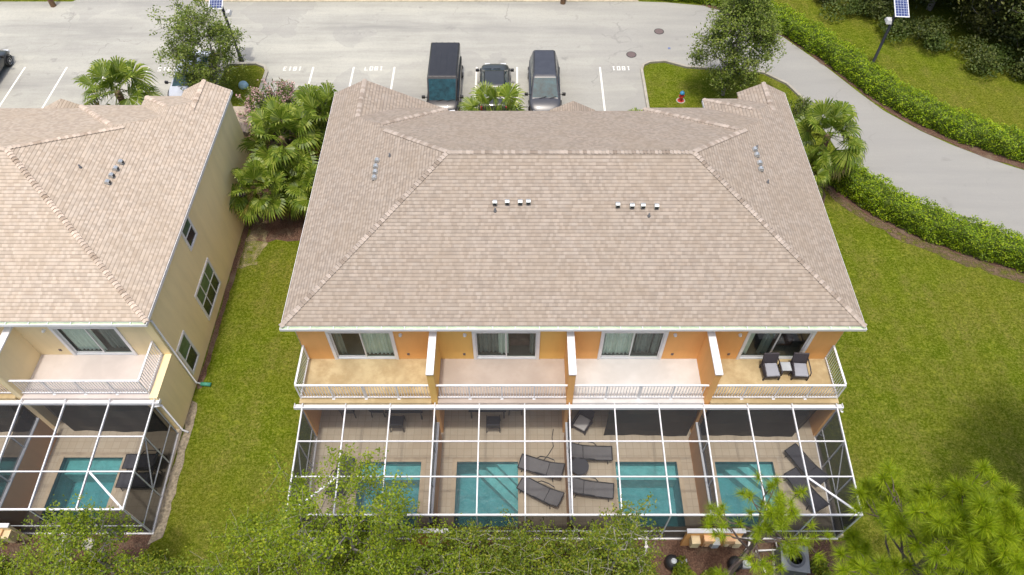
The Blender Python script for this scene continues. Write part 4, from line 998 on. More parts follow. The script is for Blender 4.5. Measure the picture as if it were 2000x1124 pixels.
# ------------------------------------------------------------------ vehicles
def paintmat(name, c):
    k = NT(name); k.p.inputs['Base Color'].default_value = (*c, 1); k.p.inputs['Roughness'].default_value = .32; k.p.inputs['Metallic'].default_value = 0
    k.p.inputs['Coat Weight'].default_value = .55; k.p.inputs['Coat Roughness'].default_value = .04
    n = k.noise(2.2, 5, .6, k.pos()); k.l(k.mix(k.ramp(n, [(.4, 0.0), (.75, .35)]), c, tuple(min(1, x * 1.5 + .015) for x in c)), k.p.inputs['Base Color']); return k.m
def lerp(a, b, t): return a + (b - a) * t
def interp(P, s):
    for (a, va), (b, vb) in zip(P, P[1:]):
        if s <= b: return lerp(va, vb, (s - a) / (b - a))
    return P[-1][1]
def car(name, label, cat, loc, rz, paint, L, Wd, H, top, wid, gh, wr, wheels=(.85, None), rails=False, wr_f=None):
    """nose towards local -y; s runs from tail (0) to nose (L). top: body height along s, gh: rear base, rear roof, front roof, front base (s)"""
    T = empty(name, label, cat, loc, rz)
    Y = lambda s: L / 2 - s
    m = MB(); st = [0, .06, .2, .5, .9, 1.3] + [1.3 + (L - 2.4) * i / 6 for i in range(1, 7)] + [L - .75, L - .45, L - .2, L - .07, L]
    st = sorted(set(round(x, 3) for x in st)); rings = []
    for s in st:
        w = interp(wid, s) * Wd / 2; zt = interp(top, s); zb = .26 + (.16 if s < .1 or s > L - .1 else 0)
        half = [(0, zb), (w * .86, zb), (w * .97, zb + .14), (w, lerp(zb, zt, .55)), (w * .985, zt - .10), (w * .94, zt - .025), (w * .6, zt + .012), (0, zt + .022)]
        rings.append([(x, Y(s), z) for x, z in half] + [(-x, Y(s), z) for x, z in half[-2:0:-1]])
    n = len(rings[0]); V = [p for r_ in rings for p in r_]; F = []
    for i in range(len(rings) - 1):
        for k in range(n): F.append((i * n + k, (i + 1) * n + k, (i + 1) * n + (k + 1) % n, i * n + (k + 1) % n))
    F += [tuple(range(n)), tuple(reversed(range((len(rings) - 1) * n, len(rings) * n)))]
    m.add(V, F); m.build('body', paint, T, smooth=True, subsurf=1)
    # cabin: a frustum in paint with glass set 4 mm proud of it
    sb, sr, sf, sg = gh; wb = Wd / 2 * .92; zb0, zb1 = interp(top, sb) - .03, interp(top, sg) - .03
    wf = wr_f or wr
    A = [(-wb * .96, Y(sb), zb0), (wb * .96, Y(sb), zb0), (wb * .95, Y(sg), zb1), (-wb * .95, Y(sg), zb1)]; zr = H - .04
    B = [(-wr, Y(sr), zr), (wr, Y(sr), zr), (wf, Y(sf), zr - .01), (-wf, Y(sf), zr - .01)]
    C = [(-wr * .88, Y(sr + .12), H), (wr * .88, Y(sr + .12), H), (wf * .88, Y(sf - .12), H - .005), (-wf * .88, Y(sf - .12), H - .005)]
    m = MB(); m.add(A + B + C, [(0, 1, 5, 4), (1, 2, 6, 5), (2, 3, 7, 6), (3, 0, 4, 7), (4, 5, 9, 8), (5, 6, 10, 9), (6, 7, 11, 10), (7, 4, 8, 11), (8, 9, 10, 11)])
    cab = m.build('cabin', paint, T, bevel=.09)
    cab.data.polygons.foreach_set('use_smooth', [False] * len(cab.data.polygons))
    def pane(nm, q, u0, u1, v0, v1, mat=M['carglass'], par=cab, off=.006):
        q = [Vector(p) for p in q]; nn = (q[1] - q[0]).cross(q[3] - q[0]).normalized()
        cen = sum(q, Vector()) / 4
        if nn.dot(cen - Vector((0, 0, H * .5))) < 0: nn = -nn
        f = lambda u, v: q[0].lerp(q[1], u).lerp(q[3].lerp(q[2], u), v) + nn * off
        k = MB(); k.face([f(u0, v0), f(u1, v0), f(u1, v1), f(u0, v1)]); return k.build(nm, mat, par)
    ws = [A[3], A[2], B[2], B[3]]
    w_ = pane('windscreen', ws, .055, .945, .06, .95)
    pane('rear_window', [A[0], A[1], B[1], B[0]], .1, .9, .22, .9)
    for a, b, c, d in ((A[1], A[2], B[2], B[1]), (A[0], A[3], B[3], B[0])):
        for u0, u1 in ((.08, .36), (.39, .62), (.65, .93)): pane('side_window', [a, b, c, d], u0, u1, .14, .88)
    for x in (-.35, .25):
        k = MB(); p0 = Vector((x * Wd / 2, Y(sg) - .02, zb1 + .05)); k.bar(p0, p0 + Vector((.42, .10, .06)), .02); k.build('wiper', M['black'], cab)
    ym = Y(sg) + .28; zm = zb1 + .10
    for s in (-1, 1):
        k = MB(); k.bar((s * wb * .95, ym, zm), (s * (Wd / 2 + .10), ym - .02, zm + .03), .05); k.box(s * (Wd / 2 + .14) - .10, s * (Wd / 2 + .14) + .10, ym - .08, ym + .04, zm - .05, zm + .13); o = k.build('door_mirror', M['black'], T, bevel=.03)
        if rails:
            k = MB(); k.bar((s * wr * .93, Y(sr + .35), H + .02), (s * wf * .93, Y(sf - .35), H + .02), .035); k.build('roof_rail', M['black'], T)
        zf = interp(top, L - .12); wfn = interp(wid, L - .15) * Wd / 2
        k = MB(); k.box(s * wfn * .72 - .17, s * wfn * .72 + .17, Y(L - .05), Y(L - .34), zf - .20, zf + .018); k.build('headlight', M['ltclear'], T, bevel=.03)
        zt = interp(top, .1); k = MB(); k.box(s * Wd * .40 - .06, s * Wd * .40 + .06, Y(.20), Y(-.02), zt - .35, zt - .08); k.build('tail_light', M['ltred'], T, bevel=.02)
        for yw in (wheels[0], L - .92):
            wh = MB(); wh.lathe([(.20, -.11), (.31, -.11), (.335, -.07), (.335, .07), (.31, .11), (.20, .11)], (s * (Wd / 2 - .10), Y(yw), .335), 20, 'x'); o = wh.build('wheel', M['rubber'], T, smooth=False)
            k = MB(); k.lathe([(.21, .09), (.205, .125), (.16, .10), (.05, .115)] if s > 0 else [(.05, -.115), (.16, -.10), (.205, -.125), (.21, -.09)], (s * (Wd / 2 - .10), Y(yw), .335), 16, 'x'); k.build('wheel_rim', M['rim'], o)
            k = MB(); P = [(math.cos(a) * .40, math.sin(a) * .40) for a in [math.pi * i / 8 for i in range(9)]]
            k.tube([(s * (Wd / 2 * .985), Y(yw) + x, .335 + z) for x, z in P], .035, 6); k.build('wheel_arch', M['black'], T)
    zf = interp(top, L - .06); k = MB(); k.box(-Wd * .26, Wd * .26, Y(L - .02), Y(L + .015), zf - .26, zf - .06); k.build('grille', M['black'], T, bevel=.015)
    k = MB(); k.box(-.26, .26, Y(L + .005), Y(L + .03), .38, .49); k.build('number_plate', M['plate'], T)
    k = MB(); k.box(-Wd * .44, Wd * .44, Y(-.03), Y(.06), .36, .56); k.build('rear_bumper', paint, T, bevel=.05)
    return T
PB = paintmat('paint_black', (.022, .020, .018)); PG = paintmat('paint_graphite', (.045, .047, .055)); PS = paintmat('paint_silver', (.50, .53, .60)); PD = paintmat('paint_charcoal', (.035, .038, .038))
# local y: nose at -y.  loc is the middle of the car
van = car('passenger_van', 'tall black passenger van parked beside the charcoal sedan', 'van', (-4.3, 36.05, 0), 0, PB, 5.15, 1.98, 2.08,
          [(0, 1.02), (.1, 1.12), (3.6, 1.12), (4.35, 1.08), (4.9, .92), (5.15, .62)], [(0, .9), (.15, .97), (4.3, 1), (4.85, .93), (5.15, .70)], (.06, .16, 3.62, 4.52), .90)
for x in (-.55, -.18, .2, .56):
    m = MB(); m.bar((x, 2.35, 2.083), (x, -1.0, 2.078), .03, .014); m.build('roof_rib', PB, van)
mv = car('minivan', 'dark grey minivan with sun glinting on its windscreen', 'minivan', (1.75, 36.0, 0), 0, PG, 4.95, 1.95, 1.76,
    [(0, .95), (.1, 1.05), (3.3, 1.02), (4.0, 1.0), (4.6, .84), (4.95, .55)], [(0, .86), (.25, .95), (2, 1), (4.2, .98), (4.7, .88), (4.95, .62)], (.10, .32, 2.95, 4.05), .66, rails=True, wr_f=.72)
car('sedan', 'charcoal sedan half covered by a fan palm, nose pointing away', 'car', (-1.27, 36.1, 0), R(180), PD, 4.6, 1.86, 1.45,
    [(0, .78), (.1, .95), (.7, 1.0), (3.0, .97), (3.5, .93), (4.2, .80), (4.6, .5)], [(0, .82), (.25, .94), (2.3, 1), (3.8, .97), (4.3, .86), (4.6, .62)], (.55, 1.25, 2.75, 3.5), .60)
car('sedan', 'silver blue sedan partly under the small street tree', 'car', (-19.95, 36.9, 0), R(-2), PS, 4.75, 1.84, 1.46,
    [(0, .82), (.1, .98), (.7, 1.02), (3.0, .97), (3.6, .94), (4.3, .80), (4.75, .5)], [(0, .82), (.25, .94), (2.3, 1), (3.9, .97), (4.4, .86), (4.75, .6)], (.5, 1.2, 2.9, 3.7), .60)
car('sedan', 'dark grey car cut off by the photo edge beside a stall line', 'car', (-33.1, 37.5, 0), R(180), PD, 4.7, 1.86, 1.48,
    [(0, .82), (.1, .98), (.7, 1.02), (3.0, .97), (3.5, .93), (4.2, .80), (4.7, .5)], [(0, .82), (.25, .94), (2.3, 1), (3.8, .97), (4.3, .86), (4.7, .62)], (.5, 1.2, 2.8, 3.5), .60)

# ------------------------------------------------------------------ vegetation
def orient(n, rng, up=.6):
    """n random leaf frames (two perpendicular unit vectors each), biased to face up"""
    nz = rng.normal(size=(n, 3)); nz[:, 2] = np.abs(nz[:, 2]) + up; nz /= np.linalg.norm(nz, axis=1)[:, None]
    a = rng.normal(size=(n, 3)); a -= nz * (a * nz).sum(1)[:, None]; a /= np.linalg.norm(a, axis=1)[:, None]
    return a, np.cross(nz, a)
def leaves(P, rng, l, w, up=.6):
    n = len(P); a, b = orient(n, rng, up); L = l * rng.uniform(.7, 1.3, (n, 1)); Wd = w * rng.uniform(.7, 1.3, (n, 1))
    return np.stack([P - a * L / 2, P + b * Wd / 2, P + a * L / 2, P - b * Wd / 2], 1)
def grow(trunk, targets, rng, step=.25):
    """a branch skeleton: every target is joined to the nearest node grown so far"""
    N = [np.array(p, float) for p in trunk]; par = [max(0, i - 1) for i in range(len(N))]
    base = N[len(N) // 2]
    for t in sorted(targets, key=lambda t: np.linalg.norm(t - base)):
        A = np.array(N); d = np.linalg.norm(A - t, axis=1) + .35 * np.maximum(0, A[:, 2] - t[2]); d[:max(1, len(trunk) // 3)] += 1.5
        i = int(d.argmin()); p = N[i]; L = np.linalg.norm(t - p); k = max(1, int(L / step)); prev = i
        for j in range(1, k + 1):
            q = p + (t - p) * j / k + (rng.normal(size=3) * step * .10 if j < k else 0); q[2] += .10 * L * math.sin(math.pi * j / k) * .4
            N.append(q); par.append(prev); prev = len(N) - 1
    cnt = np.zeros(len(N))
    for i in range(len(N) - 1, 0, -1):
        cnt[i] += 1; cnt[par[i]] += cnt[i]
    return N, par, cnt
def limbs(N, par, cnt, r0, rmin=.005, p=.5, n=4):
    cmax = cnt.max(); V = []
    for i in range(1, len(N)):
        a, b = Vector(N[par[i]]), Vector(N[i]); d = b - a
        if d.length < 1e-4: continue
        ra = max(rmin, r0 * ((cnt[par[i]] if par[i] else cnt[i]) / cmax) ** p); rb = max(rmin, r0 * (cnt[i] / cmax) ** p); ra, rb = float(min(ra, rb * 1.5)), float(rb)
        d.normalize(); u = d.orthogonal().normalized(); w = d.cross(u)
        for k in range(n):
            c0, s0, c1, s1 = (f(2 * math.pi * (k + j) / n) for j in (0, 1) for f in (math.cos, math.sin))
            V.append([a + ra * (c0 * u + s0 * w), a + ra * (c1 * u + s1 * w), b + rb * (c1 * u + s1 * w), b + rb * (c0 * u + s0 * w)])
    return np.array([[list(p) for p in q] for q in V])
def tree_data(seed, h, r, z0, clusters, tufts, nl, l, w, spread, shape='round', r0=.11, lean=(0, 0), tuft=.16):
    rng = np.random.default_rng(seed); C = []
    while len(C) < clusters:
        v = rng.normal(size=3); v /= np.linalg.norm(v); q = rng.uniform(.25, 1) ** .5
        t = v * q; z = z0 + (h - z0) * (t[2] * .5 + .5)
        f = 1.0
        if shape == 'cone': f = .35 + .75 * (1 - (z - z0) / (h - z0)) ** .8
        if shape == 'open': f = 1.15 - .3 * (z - z0) / (h - z0)
        C.append((t[0] * r * f + lean[0] * z / h, t[1] * r * f + lean[1] * z / h, z))
    C = np.array(C); T = []
    for c in C:
        k = max(2, int(tufts * rng.uniform(.5, 1.5))); T.append(c + rng.normal(size=(k, 3)) * spread * np.array([1, 1, .7]))
    T = np.concatenate(T); T[:, 2] = np.maximum(T[:, 2], .35)
    trunk = [(lean[0] * z / h + rng.normal() * .04 * (z > .3), lean[1] * z / h + rng.normal() * .04 * (z > .3), z) for z in np.linspace(0, z0 + (h - z0) * .55, 9)]
    N, par, cnt = grow(trunk, list(T), rng)
    P = np.repeat(T, nl, 0) + rng.normal(size=(len(T) * nl, 3)) * tuft * np.array([1, 1, .75])
    return limbs(N, par, cnt, r0), leaves(P, rng, l, w)
DATA = {}
def tree(name, label, cat, key, loc, rz, mats, spec=None, group=None, scale=1.0):
    if key not in DATA:
        tv, lv = tree_data(**spec); DATA[key] = (npmesh('trunk', tv, mats[0]), npmesh('crown', lv, mats[1]))
    T = empty(name, label, cat, loc, rz, group); T.scale = (scale,) * 3
    link('trunk', DATA[key][0], T); link('crown', DATA[key][1], T)
    return T
OAK = dict(h=7.4, r=2.6, z0=1.0, clusters=110, tufts=8, nl=24, l=.14, w=.075, spread=.30, r0=.13)
tree('street_tree', 'leafy young oak on the grass island by the fire hydrant', 'tree', 'oak_a', (12.75, 36.0, 0), 0, (M['bark'], M['oakfar']), dict(seed=3, shape='cone', **{**OAK, 'clusters': 130, 'r': 2.55}))
tree('street_tree', 'thin young oak on the small kerbed island by the silver sedan', 'tree', 'oak_b', (-18.2, 36.0, 0), 1.0, (M['bark'], M['oakfar']), dict(seed=8, shape='round', **{**OAK, 'clusters': 90, 'nl': 22, 'r': 2.15, 'h': 6.2}))

# leafy scrub trees in front of the cages
def scrub(key, seed, h, r, z0, cl, tu=9, nl=20, shape='round', r0=.06, sp=.27, lean=(0, 0)): return dict(seed=seed, h=h, r=r, z0=z0, clusters=cl, tufts=tu, nl=nl, l=.092, w=.052, spread=sp, shape=shape, r0=r0, lean=lean, tuft=.115)
SCRUB = [
    ('tree with thin pale limbs reaching over the turquoise pool corner', 's1', (-14.1, 7.2, 0), scrub('s1', 11, 6.6, 1.35, 1.4, 40), 0, 's'),
    ('low bushy tree at the lower left beside the pale rocks', 's2', (-17.9, 6.1, 0), scrub('s2', 12, 3.3, 2.3, .4, 56), 0, 's'),
    ('bushy tree on the lawn left of the orange row cage', 's3', (-8.9, 6.6, 0), scrub('s3', 13, 5.4, 2.3, .8, 64), 0, 's'),
    ('tall bright green tree covering the first pool by the lawn', 's4', (-5.6, 7.7, 0), scrub('s4', 14, 9.6, 2.3, 1.4, 80), 0, 's'),
    ('dense green tree along the front of the first divider', 's5', (-3.2, 6.5, 0), scrub('s5', 15, 5.3, 2.0, .8, 50), 0, 's'),
    ('sparse tree with pale bare limbs before the green pool', 's6', (-.9, 6.4, 0), scrub('s6', 16, 5.2, 1.9, .8, 44), 1, 'd'),
    ('spreading pale limbed tree in front of the two grey loungers', 's7', (1.2, 6.1, 0), scrub('s7', 17, 5.0, 2.0, .8, 46), 1, 'd'),
    ('slender tree rising over the blue pool below the white balcony', 's8', (3.3, 7.0, 0), scrub('s8', 18, 7.6, 1.3, 1.0, 34, tu=8), 1, 'd'),
    ('bushy tree beside the black pool filter', 's9', (4.5, 6.0, 0), scrub('s9', 19, 4.2, 1.4, .6, 30), 1, 'd'),
    ('dark bushy tree at the bottom edge left of the lawn strip', 's10', (-12.5, 5.6, 0), scrub('s10', 20, 4.4, 1.9, .5, 60), 0, 'd'),
    ('yellow green tree at the bottom edge under the first pool', 's11', (-6.6, 4.9, 0), scrub('s11', 21, 4.2, 2.2, .6, 56), 0, 's'),
    ('green bush tree at the bottom edge between the pale limbed trees', 's12', (-1.6, 4.8, 0), scrub('s12', 22, 3.9, 2.2, .5, 52), 0, 'd'),
    ('broad bush tree at the bottom edge before the slender tree', 's13', (2.6, 4.8, 0), scrub('s13', 23, 3.6, 2.0, .5, 44), 1, 'd'),
    ('short bushy tree filling the bed between the first two dividers', 's15', (-2.2, 7.3, 0), scrub('s15', 25, 3.2, 1.7, .3, 40), 0, 'd'),
    ('short bushy tree in the bed below the grey loungers', 's16', (.6, 7.4, 0), scrub('s16', 26, 3.2, 1.7, .3, 42), 0, 'd'),
    ('short bushy tree in the bed under the slender tree', 's17', (3.2, 7.3, 0), scrub('s17', 27, 2.8, 1.4, .3, 32), 0, 'd'),
    ('short bushy tree in the bed in front of the first pool', 's18', (-5.6, 7.6, 0), scrub('s18', 28, 3.0, 1.9, .3, 44), 0, 's'),
    ('wispy light green sapling on the grass at the bottom edge', 's14', (-10.4, 5.0, 0), scrub('s14', 24, 4.4, 1.9, .5, 50), 0, 's'),
]
for lab, key, loc, spec, b, kind in SCRUB:
    tree('scrub_tree', lab, 'tree', key, loc, spec['seed'] * 1.7, (M['barkpale' if b else 'bark'], M['scrub' if kind == 's' else 'scrub2']), spec, 'scrub trees behind the cages')

def shrub_mesh(name, seed, r, h, n, l, w, mat, lump=5):
    rng = np.random.default_rng(seed); C = rng.normal(size=(lump, 3)) * np.array([r * .45, r * .45, h * .12]) + np.array([0, 0, h * .5])
    v = rng.normal(size=(n, 3)); v /= np.linalg.norm(v, axis=1)[:, None]; q = rng.uniform(.55, 1, (n, 1))
    P = C[rng.integers(0, lump, n)] + v * q * np.array([r * .6, r * .6, h * .45]); P[:, 2] = np.abs(P[:, 2]) + .03
    return npmesh(name, leaves(P, rng, l, w), mat)
def shrub(label, loc, r, h, seed, mat, n=900, l=.14, w=.08, group=None, name='shrub'):
    o = link(name, shrub_mesh(name, seed, r, h, n, l, w, mat)); o.location = loc; return tag(o, label, 'shrub', group)
for i, (x, y, r_, h, l) in enumerate(((6.35, 7.6, .5, .8, 'dark leafy shrub growing around the left black pool filter'), (8.3, 7.2, .7, .9, 'dark leafy shrub beside the white upright pipe'), (11.5, 7.6, .5, .7, 'rusty green shrub right of the heat pump'), (7.2, 7.3, .5, .6, 'small yellow green shrub on the mulch before the utility wall'), (-19.8, 7.4, .8, .9, 'shrub at the bottom left corner behind the cream row'), (-16.3, 7.6, .9, 1.0, 'shrub below the grey pipe of the cream row'), (-13.6, 7.5, .9, .9, 'shrub at the outer corner of the cream row cage'), (-11.6, 6.0, 1.1, 1.0, 'broad low shrub on the lawn between the two cages'))):
    shrub(l, (x, y, 0), r_, h, 40 + i, M['scrub2'], int(1300 * r_ / .7), .12, .07, 'shrubs in the bed')

# pines
def pine_data(seed, h, z0, r, whorls, per, nt, nl, tl, lean=(0, 0)):
    rng = np.random.default_rng(seed); tr = [np.array((lean[0] * z / h, lean[1] * z / h, z)) for z in np.linspace(0, h, 14)]
    V = []; T = []
    def seg(pts, ra, rb):
        n = len(pts)
        for i in range(n - 1):
            a, b = Vector(pts[i]), Vector(pts[i + 1]); d = (b - a).normalized(); u = d.orthogonal().normalized(); w = d.cross(u); r1, r2 = ra + (rb - ra) * i / (n - 1), ra + (rb - ra) * (i + 1) / (n - 1)
            for k in range(5):
                c0, s0, c1, s1 = (f(2 * math.pi * (k + j) / 5) for j in (0, 1) for f in (math.cos, math.sin)); V.append([list(a + r1 * (c0 * u + s0 * w)), list(a + r1 * (c1 * u + s1 * w)), list(b + r2 * (c1 * u + s1 * w)), list(b + r2 * (c0 * u + s0 * w))])
    seg(tr, .17, .02); T.append((tr[-1], np.array((0, 0, 1.0))))
    for k in range(whorls):
        t = (k + .5) / whorls; z = z0 + (h - z0) * t; L = r * (1 - t) ** .6 * (1 if t > .12 else .8)
        for j in range(per):
            a = j * 6.283 / per + k * 1.1 + rng.uniform(-.4, .4); el = .15 + .7 * t + rng.uniform(-.1, .2); l = L * rng.uniform(.7, 1.15)
            b0 = np.array((lean[0] * z / h, lean[1] * z / h, z)); d = np.array((math.cos(a) * math.cos(el), math.sin(a) * math.cos(el), math.sin(el)))
            pts = [b0 + d * l * s + np.array((0, 0, .10 * l * s * s)) + rng.normal(size=3) * .04 * l * s for s in (0, .25, .5, .75, 1)]
            seg(pts, .05 * (1 - .6 * t), .012); T.append((pts[-1], d + np.array((0, 0, .6))))
            for q in range(nt):
                s = rng.uniform(.3, 1); p = b0 + d * l * s + np.array((0, 0, .1 * l * s * s)); e = d + rng.normal(size=3) * .7; e /= np.linalg.norm(e); e[2] = abs(e[2]) * .5 + .35
                m_ = l * rng.uniform(.16, .34); p2 = p + e * m_; seg([p, (p + p2) / 2 + rng.normal(size=3) * .03, p2], .02, .008); T.append((p2, e))
    N = []
    for p, d in T:
        d = d / np.linalg.norm(d); k = int(nl * rng.uniform(.7, 1.2)); v = rng.normal(size=(k, 3)); v += d * .7; v /= np.linalg.norm(v, axis=1)[:, None]
        o = p + d * rng.uniform(-.10, .06, (k, 1)); ln = tl * rng.uniform(.7, 1.1, (k, 1)); sd = np.cross(v, rng.normal(size=(k, 3))); sd /= np.linalg.norm(sd, axis=1)[:, None]; wd = .0075
        N.append(np.stack([o - sd * wd, o + sd * wd, o + v * ln + np.array((0, 0, -.05)) * ln / .3], 1))
    return np.array(V), np.concatenate(N)
def pine(label, loc, rz, **k):
    tv, nv = pine_data(**k); T = empty('pine_tree', label, 'pine', loc, rz, 'pines')
    link('trunk', npmesh('trunk', tv, M['barkpine']), T); link('crown', npmesh('crown', nv, M['needle'], 3), T)
    return T
pine('large bright green pine filling the lower right corner', (11.3, 5.7, 0), .4, seed=5, h=11.6, z0=5.6, r=3.2, whorls=8, per=6, nt=6, nl=240, tl=.40)
pine('young pine whose sprays hang before the rightmost pool', (7.3, 6.9, 0), 2.1, seed=9, h=8.8, z0=5.2, r=2.2, whorls=5, per=4, nt=3, nl=120, tl=.32)

# fan palms
def fan(rng, base, d, R_, nseg=26, spread=2.35):
    d = d / np.linalg.norm(d); s = np.cross(d, (0, 0, 1.0)); s = s / (np.linalg.norm(s) + 1e-6); ro = rng.normal() * .35; n = np.cross(s, d); s = s * math.cos(ro) + n * math.sin(ro); n = np.cross(s, d); out = []; wilt = rng.uniform(.10, .42)
    for j in range(nseg):
        a = -spread + 2 * spread * (j + .5) / nseg + rng.normal() * .02; ln = R_ * (1 - .22 * (abs(a) / spread) ** 2) * rng.uniform(.92, 1.05); hw = spread / nseg
        def pt(r, ang, lift): return base + (math.cos(ang) * d + math.sin(ang) * s) * r + n * (lift + .10 * r * abs(math.sin(a)))
        dr = np.array((0, 0, -1.0)) * ln * (wilt + .14 * rng.random()); f = .02 * R_
        i0, i1, mid = .06 * R_, .58 * ln, .8 * ln
        out.append([pt(i0, a - hw, 0), pt(i1, a - hw, -f), pt(i1, a, f) , pt(i0, a, 0)]); out.append([pt(i0, a, 0), pt(i1, a, f), pt(i1, a + hw, -f), pt(i0, a + hw, 0)])
        tip = pt(ln, a, 0) + dr; m0 = pt(mid, a - hw * .55, 0) + dr * .3; m1 = pt(mid, a + hw * .55, 0) + dr * .3
        out.append([pt(i1, a - hw * .95, -f), m0, m1, pt(i1, a + hw * .95, -f)]); out.append([m0, tip + s * .004, tip - s * .004, m1])
    return out
def palm_data(seed, n, pet, R_, h):
    rng = np.random.default_rng(seed); L = []; D = []; pv = []
    for i in range(n):
        t = i / (n - 1); el = 1.35 - 2.05 * t ** .85 + rng.normal() * .10; az = i * 2.399 + rng.normal() * .15
        d = np.array((math.cos(az) * math.cos(el), math.sin(az) * math.cos(el), math.sin(el))); top = np.array((0, 0, h)) + d * .12
        pl = pet * rng.uniform(.8, 1.15) * (.7 if el > 1 else 1); b1 = top + d * pl * .5 + np.array((0, 0, .02)); b2 = top + d * pl + np.array((0, 0, -.10 * pl * math.cos(el)))
        u = np.cross(d, (0, 0, 1.0)); u = u / (np.linalg.norm(u) + 1e-6) * .018; w = np.cross(u, d); w = w / np.linalg.norm(w) * .012
        for a, b in ((top, b1), (b1, b2)): pv.append([a - u, a + u, b + u * .7, b - u * .7]); pv.append([a - w, b - w, b + w, a + w])
        e = d + np.array((0, 0, -.25 * math.cos(el))); f = fan(rng, b2, e, R_ * rng.uniform(.85, 1.1)); (D if t > .80 else L).extend(f)
    m = MB(); rr = random.Random(seed); prof = [(.20, 0), (.17, .2)]; z = .3
    while z < h: prof += [(.15 + rr.uniform(0, .035), z), (.135, z + .06)]; z += .12
    prof.append((.10, h + .05)); m.lathe(prof, n=10)
    return m, L, D, pv
PALMD = {}
def palm(label, key, loc, rz, scale=1.0, spec=None):
    T = empty('fan_palm', label, 'palm', loc, rz, 'fan palms'); T.scale = (scale,) * 3
    if key not in PALMD:
        m, L, D, pv = palm_data(**spec); o = m.build('trunk', M['palmtrunk'], T); PALMD[key] = (o.data, npmesh('crown', np.array(L), M['palm']), npmesh('dead_fronds', np.array(D), M['palmdry']), npmesh('leaf_stalks', np.array(pv), M['palm']))
    else: link('trunk', PALMD[key][0], T)
    for nm, me in zip(('crown', 'dead_fronds', 'leaf_stalks'), PALMD[key][1:]): link(nm, me, T)
    return T
PS_ = dict(a=dict(seed=1, n=21, pet=.95, R_=.98, h=2.6), b=dict(seed=2, n=18, pet=.85, R_=.90, h=2.3), c=dict(seed=4, n=23, pet=1.05, R_=1.0, h=3.1))
for lab, key, loc, rz, sc in (
    ('broad fan palm in front of the cream row beside the parking', 'a', (-21.9, 32.3, 0), 0.3, 1.2),
    ('fan palm in front of the charcoal sedan', 'b', (-1.25, 31.0, 0), 1.2, 1.18),
    ('small palm top between the minivan and the grass island', 'b', (6.4, 30.2, 0), 2.0, .85),
    ('palm top cut off at the left edge by the parking', 'b', (-29.4, 30.9, 0), .6, .85),
    ('fan palm closest to the cream wall, its fronds touching it', 'a', (-12.9, 25.6, 0), 2.2, .92),
    ('fan palm with bright tips at the back of the gap, near the pink flowers', 'c', (-12.0, 28.2, 0), .9, 1.12),
    ('fan palm in the middle of the gap between the rows', 'a', (-11.3, 26.2, 0), 4.0, .88),
    ('fan palm touching the tan roof edge on its lawn side', 'b', (-9.9, 25.6, 0), .2, 1.0),
    ('fan palm at the roof corner, crown lit bright green', 'c', (-9.8, 29.8, 0), 2.9, 1.12),
    ('tall fan palm at the right eave leaning over the lower hedge end', 'c', (16.2, 28.6, 0), 1.4, 1.05),
    ('fan palm tucked under the right eave below the taller palm', 'a', (14.9, 27.0, 0), 3.3, .85),
    ('fan palm behind the right gable, beside the oleander', 'b', (14.6, 30.3, 0), 5.1, .85)):
    palm(lab, key, loc, rz, sc, PS_[key])

# oleanders
def oleander(label, loc, seed, h, r, flowers, n=46):
    rng = np.random.default_rng(seed); T = empty('oleander', label, 'shrub', loc, 0, 'oleander shrubs'); sv = []; lv = []; fv = []
    for i in range(n):
        a = rng.uniform(0, 6.283); t = rng.uniform(.1, 1) ** .6; e = np.array((math.cos(a) * r * t, math.sin(a) * r * t, h * (1.0 - .35 * t * t) * rng.uniform(.75, 1.05))); b = e * np.array((.15, .15, 0))
        P = [b + (e - b) * s + np.array((0, 0, .12 * h * math.sin(math.pi * s))) for s in np.linspace(0, 1, 5)]
        for p, q in zip(P, P[1:]):
            u = np.array((.012, 0, 0)); w = np.array((0, .012, 0)); sv += [[p - u, p + u, q + u * .6, q - u * .6], [p - w, p + w, q + w * .6, q - w * .6]]
        for s in np.linspace(.3, 1, 13):
            p = b + (e - b) * s + np.array((0, 0, .12 * h * math.sin(math.pi * s)))
            for q in range(4):
                d = (e - b) / np.linalg.norm(e - b) * .5 + rng.normal(size=3) * .6; d /= np.linalg.norm(d); sd = np.cross(d, rng.normal(size=3)); sd /= np.linalg.norm(sd); l = rng.uniform(.16, .27)
                lv.append([p, p + d * l * .5 + sd * .026, p + d * l, p + d * l * .5 - sd * .026])
        if rng.random() < flowers:
            c = e + np.array((0, 0, .1 * h * 0)); f = c + rng.normal(size=(16, 3)) * .09; fv.append(leaves(f, rng, .10, .09, 1.0))
    link('stems', npmesh('stems', np.array(sv), M['barkpale']), T); link('foliage', npmesh('foliage', np.array(lv), M['olean']), T)
    if fv: link('flowers', npmesh('flowers', np.concatenate(fv), M['pink']), T)
oleander('oleander with pink flowers in the gap between the two rows', (-13.2, 31.2, 0), 3, 4.2, 2.2, .6, 190)
oleander('pink flowering oleander beside the roof corner', (-10.8, 31.4, 0), 4, 3.8, 1.6, .3, 110)
oleander('green oleander without flowers behind the right gable', (15.4, 31.6, 0), 5, 3.4, 1.5, .0, 60)

